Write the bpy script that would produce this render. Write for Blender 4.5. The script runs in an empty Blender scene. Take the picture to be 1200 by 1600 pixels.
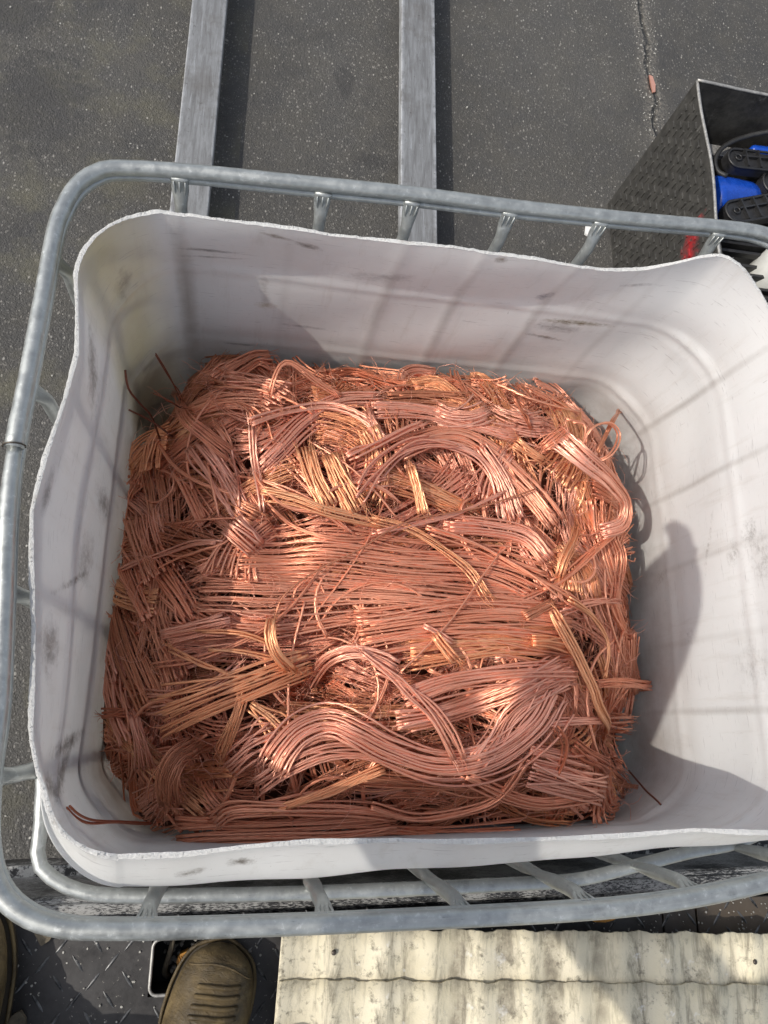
import bpy, bmesh, math, random
import numpy as np
from mathutils import Matrix, Vector

S = bpy.context.scene
COL = S.collection
rad = math.radians
rng = np.random.default_rng(7)
random.seed(7)

# ------------------------------------------------------------------ camera, sky, sun, exposure
CAM_Z = 2.08                       # height of the photographer's phone above the asphalt
cam_d = bpy.data.cameras.new('camera')
cam = bpy.data.objects.new('camera', cam_d); COL.objects.link(cam)
Rw = Matrix(((0.9811969, -0.0631831, -0.1823746), (0.0102331, 0.9606012, -0.2777419), (0.1927379, 0.2706532, 0.9431855)))
M4 = Rw.to_4x4(); M4.translation = Vector((0, 0, CAM_Z)); cam.matrix_world = M4
cam_d.sensor_fit = 'AUTO'; cam_d.sensor_width = 36; cam_d.lens = 25.875
cam_d.clip_start = 0.02; cam_d.clip_end = 400
S.camera = cam

SUN = Vector((0.90, 0.19, -1.0)).normalized()          # direction the light travels
world = bpy.data.worlds.new('World'); S.world = world; world.use_nodes = True
wn = world.node_tree.nodes; wl = world.node_tree.links
bg = wn['Background']; sky = wn.new('ShaderNodeTexSky'); sky.sky_type = 'NISHITA'; sky.sun_disc = False
sky.sun_elevation = math.asin(-SUN.z); sky.sun_rotation = math.atan2(-SUN.x, -SUN.y)
sky.air_density = 1.0; sky.dust_density = 2.5; sky.ozone_density = 1.0
hs = wn.new('ShaderNodeHueSaturation'); hs.inputs['Saturation'].default_value = 0.50   # thin high cloud pales the blue
wl.new(sky.outputs[0], hs.inputs['Color']); wl.new(hs.outputs[0], bg.inputs[0]); bg.inputs[1].default_value = 0.15
sun_d = bpy.data.lights.new('sun', 'SUN'); sun_d.energy = 2.3; sun_d.angle = rad(0.53); sun_d.color = (1.0, 0.94, 0.85)
sun = bpy.data.objects.new('sun', sun_d); COL.objects.link(sun)
sun.rotation_euler = SUN.to_track_quat('-Z', 'Y').to_euler(); sun.location = (-4, -1, 6)
vs = S.view_settings; vs.view_transform = 'Standard'; vs.look = 'None'; vs.exposure = 0.46; vs.gamma = 1.0; vs.use_curve_mapping = False

# ------------------------------------------------------------------ helpers
def tag(o, label=None, cat=None, group=None, kind=None):
    if label: o['label'] = label
    if cat: o['category'] = cat
    if group: o['group'] = group
    if kind: o['kind'] = kind
    return o

def empty(name, loc=(0, 0, 0), rz=0):
    o = bpy.data.objects.new(name, None); COL.objects.link(o); o.location = loc; o.rotation_euler = (0, 0, rz)
    o.empty_display_size = 0.05
    return o

def link_mesh(name, me, mat, parent=None, smooth=False):
    if mat is not None and not me.materials: me.materials.append(mat)
    if smooth: me.polygons.foreach_set('use_smooth', np.ones(len(me.polygons), bool))
    o = bpy.data.objects.new(name, me); COL.objects.link(o)
    if parent is not None: o.parent = parent
    return o

def mesh_np(name, verts, faces4, faces_n=None, uv=None):
    """verts (n,3); faces4 (m,4) int; faces_n list of ngons; uv (m*4,2) for the quads."""
    me = bpy.data.meshes.new(name)
    v = np.asarray(verts, np.float32); f = np.asarray(faces4, np.int32).reshape(-1, 4)
    extra = faces_n or []
    nl = f.size + sum(len(e) for e in extra)
    me.vertices.add(len(v)); me.vertices.foreach_set('co', v.ravel())
    me.loops.add(nl); me.polygons.add(len(f) + len(extra))
    li = np.concatenate([f.ravel()] + [np.asarray(e, np.int32) for e in extra]) if extra else f.ravel()
    me.loops.foreach_set('vertex_index', li.astype(np.int32))
    tot = np.concatenate([np.full(len(f), 4, np.int32), np.array([len(e) for e in extra], np.int32)])
    st = np.concatenate([[0], np.cumsum(tot)[:-1]]).astype(np.int32)
    me.polygons.foreach_set('loop_start', st)
    try: me.polygons.foreach_set('loop_total', tot)
    except Exception: pass
    if uv is not None:
        layer = me.uv_layers.new(name='UVMap')
        buf = np.zeros((nl, 2), np.float32); buf[:len(uv)] = uv
        layer.data.foreach_set('uv', buf.ravel())
    me.update(calc_edges=True); me.validate()
    return me

class TB:
    """collects tubes along polylines into one mesh"""
    def __init__(s): s.v = []; s.f = []; s.n = []; s.uv = []; s.c = 0; s.h = []; s.hr = []
    def hair(s, P, r): s.h.append(P); s.hr.append(r)
    def add(s, P, r, sides=6, caps=True, closed=False, prof=None, phase=0.0):
        P = np.asarray(P, float); m = len(P)
        r = np.broadcast_to(np.asarray(r, float), (m,))
        if closed: T = np.roll(P, -1, 0) - np.roll(P, 1, 0)
        else:
            T = np.empty_like(P); T[1:-1] = P[2:] - P[:-2]; T[0] = P[1] - P[0]; T[-1] = P[-1] - P[-2]
        T /= np.linalg.norm(T, axis=1)[:, None] + 1e-12
        N = np.empty_like(P)
        a = np.array((0, 0, 1.0)) if abs(T[0, 2]) < .8 else np.array((1.0, 0, 0))
        n = a - T[0] * (a @ T[0]); n /= np.linalg.norm(n); N[0] = n
        for i in range(1, m):
            n = n - T[i] * (n @ T[i]); n /= np.linalg.norm(n) + 1e-12; N[i] = n
        B = np.cross(T, N)
        th = np.arange(sides) * 2 * np.pi / sides + phase
        ca, sa = np.cos(th), np.sin(th)
        if prof is None:
            V = P[:, None] + r[:, None, None] * (ca[None, :, None] * N[:, None] + sa[None, :, None] * B[:, None])
        else:                                # prof(i)-> (a, b) half sizes along N and B
            ab = np.array([prof(i) for i in range(m)])
            V = P[:, None] + ab[:, 0, None, None] * ca[None, :, None] * N[:, None] + ab[:, 1, None, None] * sa[None, :, None] * B[:, None]
        k = m if closed else m - 1
        i = np.arange(k)[:, None]; j = np.arange(sides)[None]
        i2 = (i + 1) % m; j2 = (j + 1) % sides
        F = np.stack([i * sides + j, i * sides + j2, i2 * sides + j2, i2 * sides + j], -1).reshape(-1, 4) + s.c
        L = np.concatenate([[0], np.cumsum(np.linalg.norm(np.diff(P, axis=0), axis=1))])
        if closed: L = np.append(L, L[-1])
        Li = L[:k][:, None] + 0 * j; Li2 = (L[1:k + 1])[:, None] + 0 * j
        u0 = (j / sides) + 0 * i; u1 = ((j + 1) / sides) + 0 * i
        s.uv.append(np.stack([np.stack([u0, Li], -1), np.stack([u1, Li], -1), np.stack([u1, Li2], -1), np.stack([u0, Li2], -1)], 2).reshape(-1, 2))
        s.v.append(V.reshape(-1, 3)); s.f.append(F)
        if caps and not closed:
            s.n.append(list(range(s.c + sides - 1, s.c - 1, -1))); s.n.append(list(range(s.c + (m - 1) * sides, s.c + m * sides)))
        s.c += m * sides
    def mesh(s, name):
        if s.h:
            P = np.array(s.h, float); r = np.array(s.hr, float); k = len(P)      # (k,3 points,3), (k,3 radii)
            T = P[:, 2] - P[:, 0]; T /= np.linalg.norm(T, axis=1)[:, None] + 1e-12
            A = np.where(np.abs(T[:, 2:3]) < .8, np.array([[0, 0, 1.0]]), np.array([[1.0, 0, 0]]))
            N = np.cross(T, A); N /= np.linalg.norm(N, axis=1)[:, None] + 1e-12; B = np.cross(T, N)
            th = np.arange(3) * 2 * np.pi / 3
            D = np.cos(th)[None, :, None] * N[:, None] + np.sin(th)[None, :, None] * B[:, None]
            V = P[:, :, None] + r[:, :, None, None] * D[:, None]
            b = (np.arange(k) * 9)[:, None, None] + s.c; i = np.arange(2)[None, :, None] * 3; j = np.arange(3)[None, None]; j2 = (j + 1) % 3
            F = np.stack([b + i + j, b + i + j2, b + i + 3 + j2, b + i + 3 + j], -1).reshape(-1, 4)
            s.v.append(V.reshape(-1, 3)); s.f.append(F); s.uv.append(np.zeros((len(F) * 4, 2))); s.c += 9 * k
        return mesh_np(name, np.concatenate(s.v), np.concatenate(s.f), s.n, np.concatenate(s.uv))

def tube(name, P, r, mat, parent=None, sides=16, closed=False, prof=None, caps=True):
    t = TB(); t.add(P, r, sides, caps, closed, prof)
    return link_mesh(name, t.mesh(name), mat, parent, True)

def catmull(P, step):
    P = np.asarray(P, float)
    if len(P) == 2: P = np.array([P[0], (P[0] + P[1]) / 2, P[1]])
    Q = np.vstack([2 * P[0] - P[1], P, 2 * P[-1] - P[-2]])
    out = []
    for i in range(1, len(Q) - 2):
        t = np.linspace(0, 1, 24, endpoint=False)[:, None]
        a, b, c, d = Q[i - 1], Q[i], Q[i + 1], Q[i + 2]
        out.append(.5 * (2 * b + (c - a) * t + (2 * a - 5 * b + 4 * c - d) * t ** 2 + (3 * b - a - 3 * c + d) * t ** 3))
    out.append(P[-1:]); D = np.concatenate(out)
    L = np.concatenate([[0], np.cumsum(np.linalg.norm(np.diff(D, axis=0), axis=1))])
    n = max(4, int(L[-1] / step) + 1)
    s = np.linspace(0, L[-1], n)
    return np.stack([np.interp(s, L, D[:, k]) for k in range(D.shape[1])], 1), s

class MB:
    def __init__(s): s.bm = bmesh.new()
    def box(s, c, size, rz=0, rx=0, ry=0, bevel=0.0):
        r = bmesh.ops.create_cube(s.bm, size=1.0); vs_ = r['verts']
        M = Matrix.Translation(c) @ Matrix.Rotation(rz, 4, 'Z') @ Matrix.Rotation(ry, 4, 'Y') @ Matrix.Rotation(rx, 4, 'X') @ Matrix.Diagonal((*size, 1))
        bmesh.ops.transform(s.bm, matrix=M, verts=vs_)
        if bevel:
            es = list({e for v in vs_ for e in v.link_edges})
            bmesh.ops.bevel(s.bm, geom=es, offset=bevel, segments=2, profile=.5, affect='EDGES')
        return s
    def poly(s, pts, z0, z1):
        b = [s.bm.verts.new((x, y, z0)) for x, y in pts]; t = [s.bm.verts.new((x, y, z1)) for x, y in pts]
        n = len(pts); s.bm.faces.new(b[::-1]); s.bm.faces.new(t)
        for i in range(n): s.bm.faces.new((b[i], b[(i + 1) % n], t[(i + 1) % n], t[i]))
        return s
    def build(s, name, mat, parent=None, smooth=False):
        bmesh.ops.recalc_face_normals(s.bm, faces=s.bm.faces)
        me = bpy.data.meshes.new(name); s.bm.to_mesh(me); s.bm.free()
        return link_mesh(name, me, mat, parent, smooth)

# ------------------------------------------------------------------ material helpers
class NT:
    def __init__(s, name):
        s.m = bpy.data.materials.new(name); s.m.use_nodes = True; s.t = s.m.node_tree; s.n = s.t.nodes; s.b = s.n['Principled BSDF']; s.out = s.n['Material Output']
        s.co = s.n.new('ShaderNodeTexCoord').outputs['Object']
    def l(s, a, b): s.t.links.new(a, b)
    def setin(s, sock, v):
        if hasattr(v, 'is_linked') or hasattr(v, 'links'): s.l(v, sock)
        else: sock.default_value = v
    def math(s, op, a, b=None, c=None, clamp=False):
        n = s.n.new('ShaderNodeMath'); n.operation = op; n.use_clamp = clamp
        s.setin(n.inputs[0], a)
        if b is not None: s.setin(n.inputs[1], b)
        if c is not None: s.setin(n.inputs[2], c)
        return n.outputs[0]
    def map(s, scale=(1, 1, 1), loc=(0, 0, 0), rot=(0, 0, 0), src=None):
        n = s.n.new('ShaderNodeMapping'); s.l(src or s.co, n.inputs[0]); n.inputs['Location'].default_value = loc; n.inputs['Scale'].default_value = scale; n.inputs['Rotation'].default_value = rot
        return n.outputs[0]
    def noise(s, scale, detail=4, rough=.6, src=None, dist=0.0):
        n = s.n.new('ShaderNodeTexNoise'); s.l(src or s.co, n.inputs['Vector']); n.inputs['Scale'].default_value = scale; n.inputs['Detail'].default_value = detail; n.inputs['Roughness'].default_value = rough; n.inputs['Distortion'].default_value = dist
        return n.outputs['Fac']
    def voro(s, scale, src=None, feat='F1', out='Distance', rnd=1.0):
        n = s.n.new('ShaderNodeTexVoronoi'); n.feature = feat; s.l(src or s.co, n.inputs['Vector']); n.inputs['Scale'].default_value = scale; n.inputs['Randomness'].default_value = rnd
        return n.outputs[out]
    def ramp(s, f, stops, interp='LINEAR'):
        if len(stops) == 2 and not hasattr(stops[0][1], '__len__'):
            n = s.n.new('ShaderNodeMapRange'); n.clamp = True; s.setin(n.inputs[0], f)
            for k, v in zip((1, 2, 3, 4), (stops[0][0], stops[1][0], stops[0][1], stops[1][1])): n.inputs[k].default_value = v
            return n.outputs[0]
        n = s.n.new('ShaderNodeValToRGB'); s.l(f, n.inputs[0]); e = n.color_ramp.elements; n.color_ramp.interpolation = interp
        while len(e) < len(stops): e.new(.5)
        for x, (p, c) in zip(e, stops):
            x.position = p; x.color = (c, c, c, 1) if not hasattr(c, '__len__') else (*c, 1)
        return n.outputs[0]
    def mix(s, f, a, b, mode='MIX'):
        n = s.n.new('ShaderNodeMix'); n.data_type = 'RGBA'; n.blend_type = mode
        s.setin(n.inputs[0], f)
        for k, v in ((6, a), (7, b)):
            if hasattr(v, '__len__') and len(v) == 3: v = (*v, 1)
            s.setin(n.inputs[k], v)
        return n.outputs[2]
    def bump(s, h, strength=.3, dist=.002, prev=None):
        n = s.n.new('ShaderNodeBump'); s.l(h, n.inputs['Height']); n.inputs['Strength'].default_value = strength; n.inputs['Distance'].default_value = dist
        if prev is not None: s.l(prev, n.inputs['Normal'])
        return n.outputs[0]
    def fin(s, base, rough, metal=0.0, normal=None, spec=None):
        b = s.b
        s.setin(b.inputs['Base Color'], (*base, 1) if hasattr(base, '__len__') and len(base) == 3 else base)
        s.setin(b.inputs['Roughness'], rough); s.setin(b.inputs['Metallic'], metal)
        if normal is not None: s.l(normal, b.inputs['Normal'])
        if spec is not None: b.inputs['Specular IOR Level'].default_value = spec
        return s.m
    def sep(s, src=None):
        n = s.n.new('ShaderNodeSeparateXYZ'); s.l(src or s.co, n.inputs[0]); return n.outputs

def m_asphalt():
    t = NT('asphalt'); x, y, z = t.sep()
    big = t.noise(1.3, 5, .6); mid = t.noise(7, 5, .65); fine = t.noise(160, 3, .7)
    c = t.mix(t.ramp(big, [(.35, 0), (.7, 1)]), (.043, .0415, .039), (.068, .065, .060))
    c = t.mix(t.math('MULTIPLY', t.ramp(mid, [(.4, 0), (.75, 1)]), .45), c, (.095, .088, .072))
    c = t.mix(t.ramp(fine, [(.30, .75), (.45, 0)]), c, (.026, .025, .024))
    # aggregate chips of three sizes
    for sc, thr, col, k in ((230, .34, (.21, .20, .185), .75), (110, .27, (.27, .255, .23), .8), (55, .17, (.34, .325, .295), .85), (30, .085, (.42, .40, .37), .85)):
        stretch = t.map(scale=(1, .62, 1), rot=(0, 0, .6 + sc * .01)); v = t.voro(sc, stretch); pick = t.voro(sc, stretch, out='Color')
        n = t.n.new('ShaderNodeSeparateColor'); t.l(pick, n.inputs[0])
        on = t.math('MULTIPLY', t.math('LESS_THAN', v, thr), t.math('GREATER_THAN', n.outputs[0], .62))
        patch = t.ramp(t.noise(3.3 + sc * .02, 5, .75, t.map(loc=(sc, 2, 0))), [(.35, .12), (.66, .9)])
        c = t.mix(t.math('MULTIPLY', t.math('MULTIPLY', on, patch), k), c, col)
    # dark oily marks and yellowish patches on the left
    oil = t.ramp(t.noise(3.1, 6, .7, t.map(loc=(3.1, 1.7, 0))), [(.52, 0), (.70, .6)])
    c = t.mix(oil, c, (.03, .03, .032))
    yellow_patch = t.math('MULTIPLY', t.ramp(t.noise(4.0, 4, .65, t.map(loc=(8, 2, 0))), [(.5, 0), (.68, .5)]), t.math('LESS_THAN', x, -.1))
    c = t.mix(yellow_patch, c, (.105, .098, .062))
    for (sx, sy, rx, ry) in ((.245, 2.19, .045, .10), (.344, 1.87, .075, .035), (-.86, 2.25, .16, .12), (-.75, 1.9, .2, .25)):
        d = t.math('SQRT', t.math('ADD', t.math('POWER', t.math('DIVIDE', t.math('SUBTRACT', x, sx), rx), 2), t.math('POWER', t.math('DIVIDE', t.math('SUBTRACT', y, sy), ry), 2)))
        d = t.math('ADD', d, t.math('MULTIPLY', t.math('SUBTRACT', t.noise(26, 4, .7), .5), 2.4))
        c = t.mix(t.ramp(d, [(.5, .62), (1.0, 0)]), c, (.030, .029, .029))
    # crack running away in the upper right
    wob = t.math('MULTIPLY', t.math('SUBTRACT', t.noise(5, 5, .7), .5), .10)
    dx = t.math('ABSOLUTE', t.math('SUBTRACT', t.math('ADD', x, wob), t.math('ADD', 1.456, t.math('MULTIPLY', t.math('SUBTRACT', y, 2.5), -.016))))
    far = t.math('GREATER_THAN', y, 1.85)
    cr = t.math('MULTIPLY', t.ramp(t.math('ADD', dx, t.math('MULTIPLY', t.noise(40, 3, .7), .012)), [(.009, 1), (.019, 0)]), far)
    halo = t.math('MULTIPLY', t.math('MULTIPLY', t.ramp(dx, [(.006, 1), (.055, 0)]), far), t.ramp(t.noise(75, 4, .8), [(.46, 0), (.56, .85)]))
    c = t.mix(halo, c, (.19, .175, .15)); c = t.mix(t.math('MULTIPLY', cr, t.ramp(t.noise(30, 4, .7), [(.35, .25), (.6, .9)])), c, (.018, .017, .015))
    h = t.math('SUBTRACT', t.math('ADD', t.math('ADD', t.math('MULTIPLY', fine, .6), t.math('MULTIPLY', t.voro(85), .5)), t.math('MULTIPLY', t.voro(210), .5)), t.math('MULTIPLY', cr, 3))
    return t.fin(c, t.ramp(mid, [(.3, .75), (.7, .95)]), 0, t.bump(h, 1.0, .004))

def m_galv(name='galvanised_steel', base=(.37, .385, .375), dark=(.15, .155, .15), rough=.40, metal=.72):
    t = NT(name)
    n1 = t.noise(60, 5, .65); n2 = t.noise(16, 5, .7); n3 = t.noise(120, 3, .7)
    c = t.mix(t.ramp(n1, [(.38, 0), (.62, 1)]), tuple(b * .90 for b in base), tuple(min(1, b * 1.12) for b in base))
    c = t.mix(t.ramp(n2, [(.58, 0), (.72, .5)]), c, dark)
    c = t.mix(t.ramp(n3, [(.60, 0), (.72, .5)]), c, (.62, .64, .64))
    uvn = t.n.new('ShaderNodeUVMap').outputs[0]
    scr = t.noise(3.0, 5, .75, t.map(scale=(9, 7, 1), src=uvn)); scr2 = t.noise(3.0, 4, .7, t.map(scale=(5, 2.2, 1), loc=(3, 7, 0), src=uvn))
    c = t.mix(t.ramp(scr2, [(.52, 0), (.72, .45)]), c, (.46, .475, .465))
    c = t.mix(t.ramp(scr, [(.64, 0), (.69, .85)]), c, (.055, .056, .055))
    r = t.ramp(n1, [(.3, rough - .1), (.7, rough + .18)])
    return t.fin(c, r, metal, t.bump(n1, .12, .002))

def m_fork():
    t = NT('worn_fork_steel')
    g = t.noise(10, 7, .75, t.map(scale=(7, .7, 4)), .8); g2 = t.noise(5, 6, .75, t.map(scale=(22, 1.3, 6)), .6); b = t.noise(5.0, 5, .7)
    c = t.mix(t.ramp(g, [(.32, 0), (.66, 1)]), (.15, .148, .145), (.30, .305, .305))
    edge_x = t.math('ABSOLUTE', t.math('SUBTRACT', t.math('ABSOLUTE', t.math('SUBTRACT', t.sep()[0], .1280)), .3595))
    c = t.mix(t.ramp(g2, [(.56, 0), (.7, .7)]), c, (.46, .475, .49))
    c = t.mix(t.math('MULTIPLY', t.ramp(edge_x, [(.046, 0), (.060, .8)]), t.ramp(t.noise(18, 5, .7), [(.38, 0), (.55, 1)])), c, (.50, .51, .52))
    c = t.mix(t.ramp(b, [(.5, 0), (.68, .65)]), c, (.13, .115, .10))
    c = t.mix(t.ramp(t.noise(60, 3, .7), [(.64, 0), (.7, .6)]), c, (.07, .065, .06))
    return t.fin(c, .55, .55, t.bump(g, .15, .002))

def m_black_paint(name='worn_black_paint', chip=(.42, .42, .40), amount=.6, streak=False):
    t = NT(name)
    sc = (2, 9, 9) if streak else (1, 1, 1)
    n = t.noise(60, 7, .78, t.map(scale=sc)); b = t.noise(7, 4, .7)
    c = t.mix(t.ramp(b, [(.35, 0), (.7, 1)]), (.008, .008, .009), (.030, .030, .031))
    f = t.ramp(t.math('ADD', n, t.math('MULTIPLY', t.math('SUBTRACT', b, .5), .5)), [(amount, 0), (amount + .07, .9)])
    c = t.mix(f, c, chip)
    return t.fin(c, t.ramp(n, [(.3, .35), (.7, .6)]), 0, t.bump(n, .2, .002))

def m_deck():
    t = NT('deck_plate_steel'); x, y, z = t.sep()
    n = t.noise(18, 6, .7); b = t.noise(4, 4, .6); f = t.noise(150, 3, .7)
    c = t.mix(t.ramp(n, [(.35, 0), (.65, 1)]), (.018, .019, .021), (.048, .048, .050))
    dust = t.math('MULTIPLY', t.ramp(x, [(.30, .12), (.52, 1)]), t.ramp(b, [(.3, .45), (.6, .85)]))
    c = t.mix(dust, c, (.13, .100, .070))
    c = t.mix(t.ramp(f, [(.66, 0), (.72, .75)]), c, (.40, .38, .33))
    return t.fin(c, t.ramp(n, [(.3, .35), (.7, .65)]), .3, t.bump(f, .25, .001))

def m_lug():
    t = NT('worn_tread_lug'); n = t.noise(50, 4, .7)
    c = t.mix(t.ramp(n, [(.40, 0), (.62, 1)]), (.030, .031, .033), (.15, .15, .15))
    return t.fin(c, .38, .6)

def m_copper(name, base, var):
    t = NT(name)
    uv = t.n.new('ShaderNodeUVMap').outputs[0]
    u, v, _ = t.sep(uv)
    geo = t.n.new('ShaderNodeNewGeometry'); oi = t.n.new('ShaderNodeObjectInfo')
    ri = geo.outputs['Random Per Island']
    # helical lay of the fine wires in every strand
    w = t.math('SINE', t.math('ADD', t.math('MULTIPLY', u, 6.2832 * 9), t.math('MULTIPLY', v, 300.0)))
    fine = t.noise(900, 2, .7, t.map(scale=(1, 1, 1)))
    streak = t.noise(55, 4, .7, t.map(scale=(1, 1, 1)))
    d = tuple(b * .70 for b in base); l = tuple(min(1, b * k) for b, k in zip(base, (1.12, 1.22, 1.3)))
    c = t.mix(ri, d, l)
    c = t.mix(t.math('MULTIPLY', oi.outputs['Random'], .55), c, var)
    c = t.mix(t.ramp(streak, [(.55, 0), (.75, .5)]), c, tuple(b * .5 for b in base))
    ox = t.ramp(t.noise(6, 3, .6), [(.55, 0), (.72, .35)])
    c = t.mix(ox, c, (.60, .23, .11))
    h = t.math('ADD', t.math('MULTIPLY', w, .5), t.math('MULTIPLY', fine, .6))
    r = t.ramp(ri, [(0, .50), (1, .33)])
    return t.fin(c, r, .80, t.bump(h, .5, .0006))

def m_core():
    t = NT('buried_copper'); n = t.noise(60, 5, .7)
    c = t.mix(n, (.06, .02, .012), (.22, .08, .045))  # shade between the bundles is put into this dark copper colour
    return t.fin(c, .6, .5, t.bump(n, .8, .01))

def m_hdpe():
    t = NT('translucent_white_plastic'); x, y, z = t.sep()
    n = t.noise(3.2, 4, .6); f = t.noise(40, 5, .7)
    c = t.mix(t.ramp(n, [(.35, 0), (.7, 1)]), (.77, .78, .778), (.815, .825, .82))
    smear = t.noise(48, 5, .75, t.map(loc=(2, 5, 1)))
    def spot(cu, cv, ru, rv, rot, U, V, plane, lo, col, k, nscale=60, nsc=(1, 1, 1), sm=2.2):
        """a soft mark (dirt, and painted shade in one corner) with its own outline on one wall (U,V are wall coordinates)"""
        nonlocal c
        ca, sa = math.cos(rot), math.sin(rot)
        du = t.math('SUBTRACT', U, cu); dv = t.math('SUBTRACT', V, cv)
        a = t.math('DIVIDE', t.math('ADD', t.math('MULTIPLY', du, ca), t.math('MULTIPLY', dv, sa)), ru)
        b = t.math('DIVIDE', t.math('SUBTRACT', t.math('MULTIPLY', dv, ca), t.math('MULTIPLY', du, sa)), rv)
        d = t.math('SQRT', t.math('ADD', t.math('MULTIPLY', a, a), t.math('MULTIPLY', b, b)))
        d = t.math('ADD', d, t.math('MULTIPLY', t.math('SUBTRACT', smear, .5), sm))
        m = t.ramp(d, [(0.05, 1), (1.0, 0)])
        m = t.math('MULTIPLY', m, t.ramp(t.noise(nscale, 5, .75, t.map(scale=nsc)), [(lo, 0), (lo + .22, 1)]))
        m = t.math('MULTIPLY', t.math('MULTIPLY', m, plane), k)
        c = t.mix(m, c, col)
    backw = t.math('GREATER_THAN', y, .62); leftw = t.math('LESS_THAN', x, -.17); rightw = t.math('GREATER_THAN', x, .74); nearw = t.math('LESS_THAN', y, -.08)
    grime = (.20, .17, .135); grey = (.27, .265, .27); yel = (.56, .515, .27)
    Z = lambda H: CAM_Z - H
    # yellowed back left corner, with the dark of the gap painted in low down
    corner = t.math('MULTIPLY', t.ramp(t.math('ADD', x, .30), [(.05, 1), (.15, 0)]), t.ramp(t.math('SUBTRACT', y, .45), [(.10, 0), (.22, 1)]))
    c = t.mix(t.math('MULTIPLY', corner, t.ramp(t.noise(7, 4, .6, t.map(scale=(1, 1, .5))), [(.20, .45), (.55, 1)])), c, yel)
    c = t.mix(t.math('MULTIPLY', corner, t.ramp(t.math('ADD', z, t.math('MULTIPLY', t.noise(16, 4, .7), .16)), [(.74, .97), (.83, 0)])), c, (.075, .045, .026))  # shade of the deep corner gap, painted onto the plastic
    spot(-.20, Z(1.70), .10, .20, 0, x, z, t.math('MULTIPLY', backw, t.ramp(t.math('ADD', x, .30), [(.10, 1), (.17, 0)])), .15, (.16, .10, .055), 1.0, 24)  # more of the same gap shade painted on the back wall
    # vertical grime where the cage uprights press from outside
    for cx, k, w_ in ((-.128, .60, .020), (.214, .32, .014), (.340, .36, .014), (.500, .34, .013), (.04, .15, .012), (.66, .2, .012)):
        spot(cx, Z(1.20), w_, .30, 0, x, z, backw, -.05, grime, k * .8, 14, (2, 2, .5), .7)
    for cy, k in ((.623, .5), (.459, .45), (.31, .25), (.03, .4), (.16, .15)):
        spot(cy, Z(1.22), .009, .33, 0, y, z, rightw, -.05, grime, k * .8, 14, (2, 2, .5), .7)
    # scuffs on the back wall
    for cx, H, ru, rv, rot, k, col in ((-.09, 1.045, .06, .006, -.05, .9, grey), (-.085, 1.07, .055, .005, .03, .8, grey), (-.03, 1.355, .045, .005, 0, .8, grey), (.006, 1.16, .010, .07, .1, .35, grime),
                                       (.01, 1.20, .02, .012, 0, .6, (.40, .33, .2)), (.066, .99, .028, .010, -.35, .9, (.2, .185, .17)), (.02, .972, .035, .006, -.25, .8, grime), (.585, 1.142, .085, .009, .06, 1.0, (.22, .18, .11)), (.56, 1.165, .06, .02, -.1, .7, grey), (.55, 1.205, .05, .007, -.2, .85, (.18, .16, .14)),
                                       (.492, 1.068, .012, .022, -.6, .85, (.25, .26, .30)), (.37, .955, .012, .010, 0, .8, grime), (.20, 1.06, .07, .02, .25, .45, grey), (-.215, 1.08, .012, .035, 0, .6, grime), (.09, 1.27, .06, .006, -.1, .6, grey), (.63, 1.0, .04, .006, .2, .6, grey)):
        spot(cx, Z(H), ru, rv, rot, x, z, backw, .30, col, k, 70, (1, 1, 3))
    # scuffs on the left, right and near walls
    for cy, H, ru, rv, rot, k in ((.50, 1.06, .055, .03, .6, .8), (.35, 1.25, .02, .06, 0, .8), (.285, .975, .03, .012, 0, .7), (.20, 1.13, .006, .09, .35, .9), (.24, 1.18, .04, .05, .4, .5), (-.03, 1.19, .012, .11, .1, 1.0), (-.07, 1.16, .02, .06, .5, 1.0), (.09, 1.02, .03, .04, .3, .8), (-.08, 1.08, .012, .05, -.3, .9)):
        spot(cy, Z(H), ru * 1.25, rv * 1.25, rot, y, z, leftw, .30, (.27, .26, .245), k, 60, (1, 1.6, .8))
    for cy, H, ru, rv, rot, k in ((.327, 1.09, .03, .025, .3, 1.0), (.30, 1.135, .03, .02, .2, .9), (.27, 1.06, .05, .05, 0, .8), (.33, 1.20, .08, .006, .35, .8), (.30, 1.37, .03, .012, 1.2, .9), (.17, 1.28, .02, .03, .4, .5), (.10, 1.12, .05, .05, .2, .5)):
        spot(cy, Z(H), ru, rv, rot, y, z, rightw, .42, (.34, .335, .32), k, 75, (1, 1, 1.5))
    for cx, H, ru, rv, rot, k in ((-.10, 1.07, .015, .03, .4, .9), (.08, 1.03, .02, .006, .1, .9), (.45, 1.1, .12, .008, .12, .9), (.6, 1.15, .1, .006, .2, .8), (-.04, .985, .02, .006, .2, 1.0), (.02, .975, .02, .008, -.1, 1.0)):
        spot(cx, Z(H), ru, rv, rot, x, z, nearw, .34, (.24, .22, .20), k, 70, (1, 1, 2))
    # fine all-over scratches and dust
    s2 = t.noise(50, 4, .75, t.map(scale=(3.5, 3.5, .5), rot=(.35, .3, .4)))
    c = t.mix(t.math('MULTIPLY', t.ramp(s2, [(.66, 0), (.71, .5)]), t.ramp(t.noise(6, 4, .7), [(.48, 0), (.62, 1)])), c, (.30, .285, .26))
    drip = t.noise(14, 5, .7, t.map(scale=(2.5, 2.5, .35), loc=(4, 4, 0)))
    c = t.mix(t.ramp(drip, [(.55, 0), (.75, .30)]), c, (.50, .47, .42))
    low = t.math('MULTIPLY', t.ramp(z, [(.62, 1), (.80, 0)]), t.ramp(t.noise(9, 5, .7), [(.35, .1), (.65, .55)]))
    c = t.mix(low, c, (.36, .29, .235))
    s1 = t.noise(60, 4, .7, t.map(scale=(.35, .35, 5), rot=(.1, .15, 0)))
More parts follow.
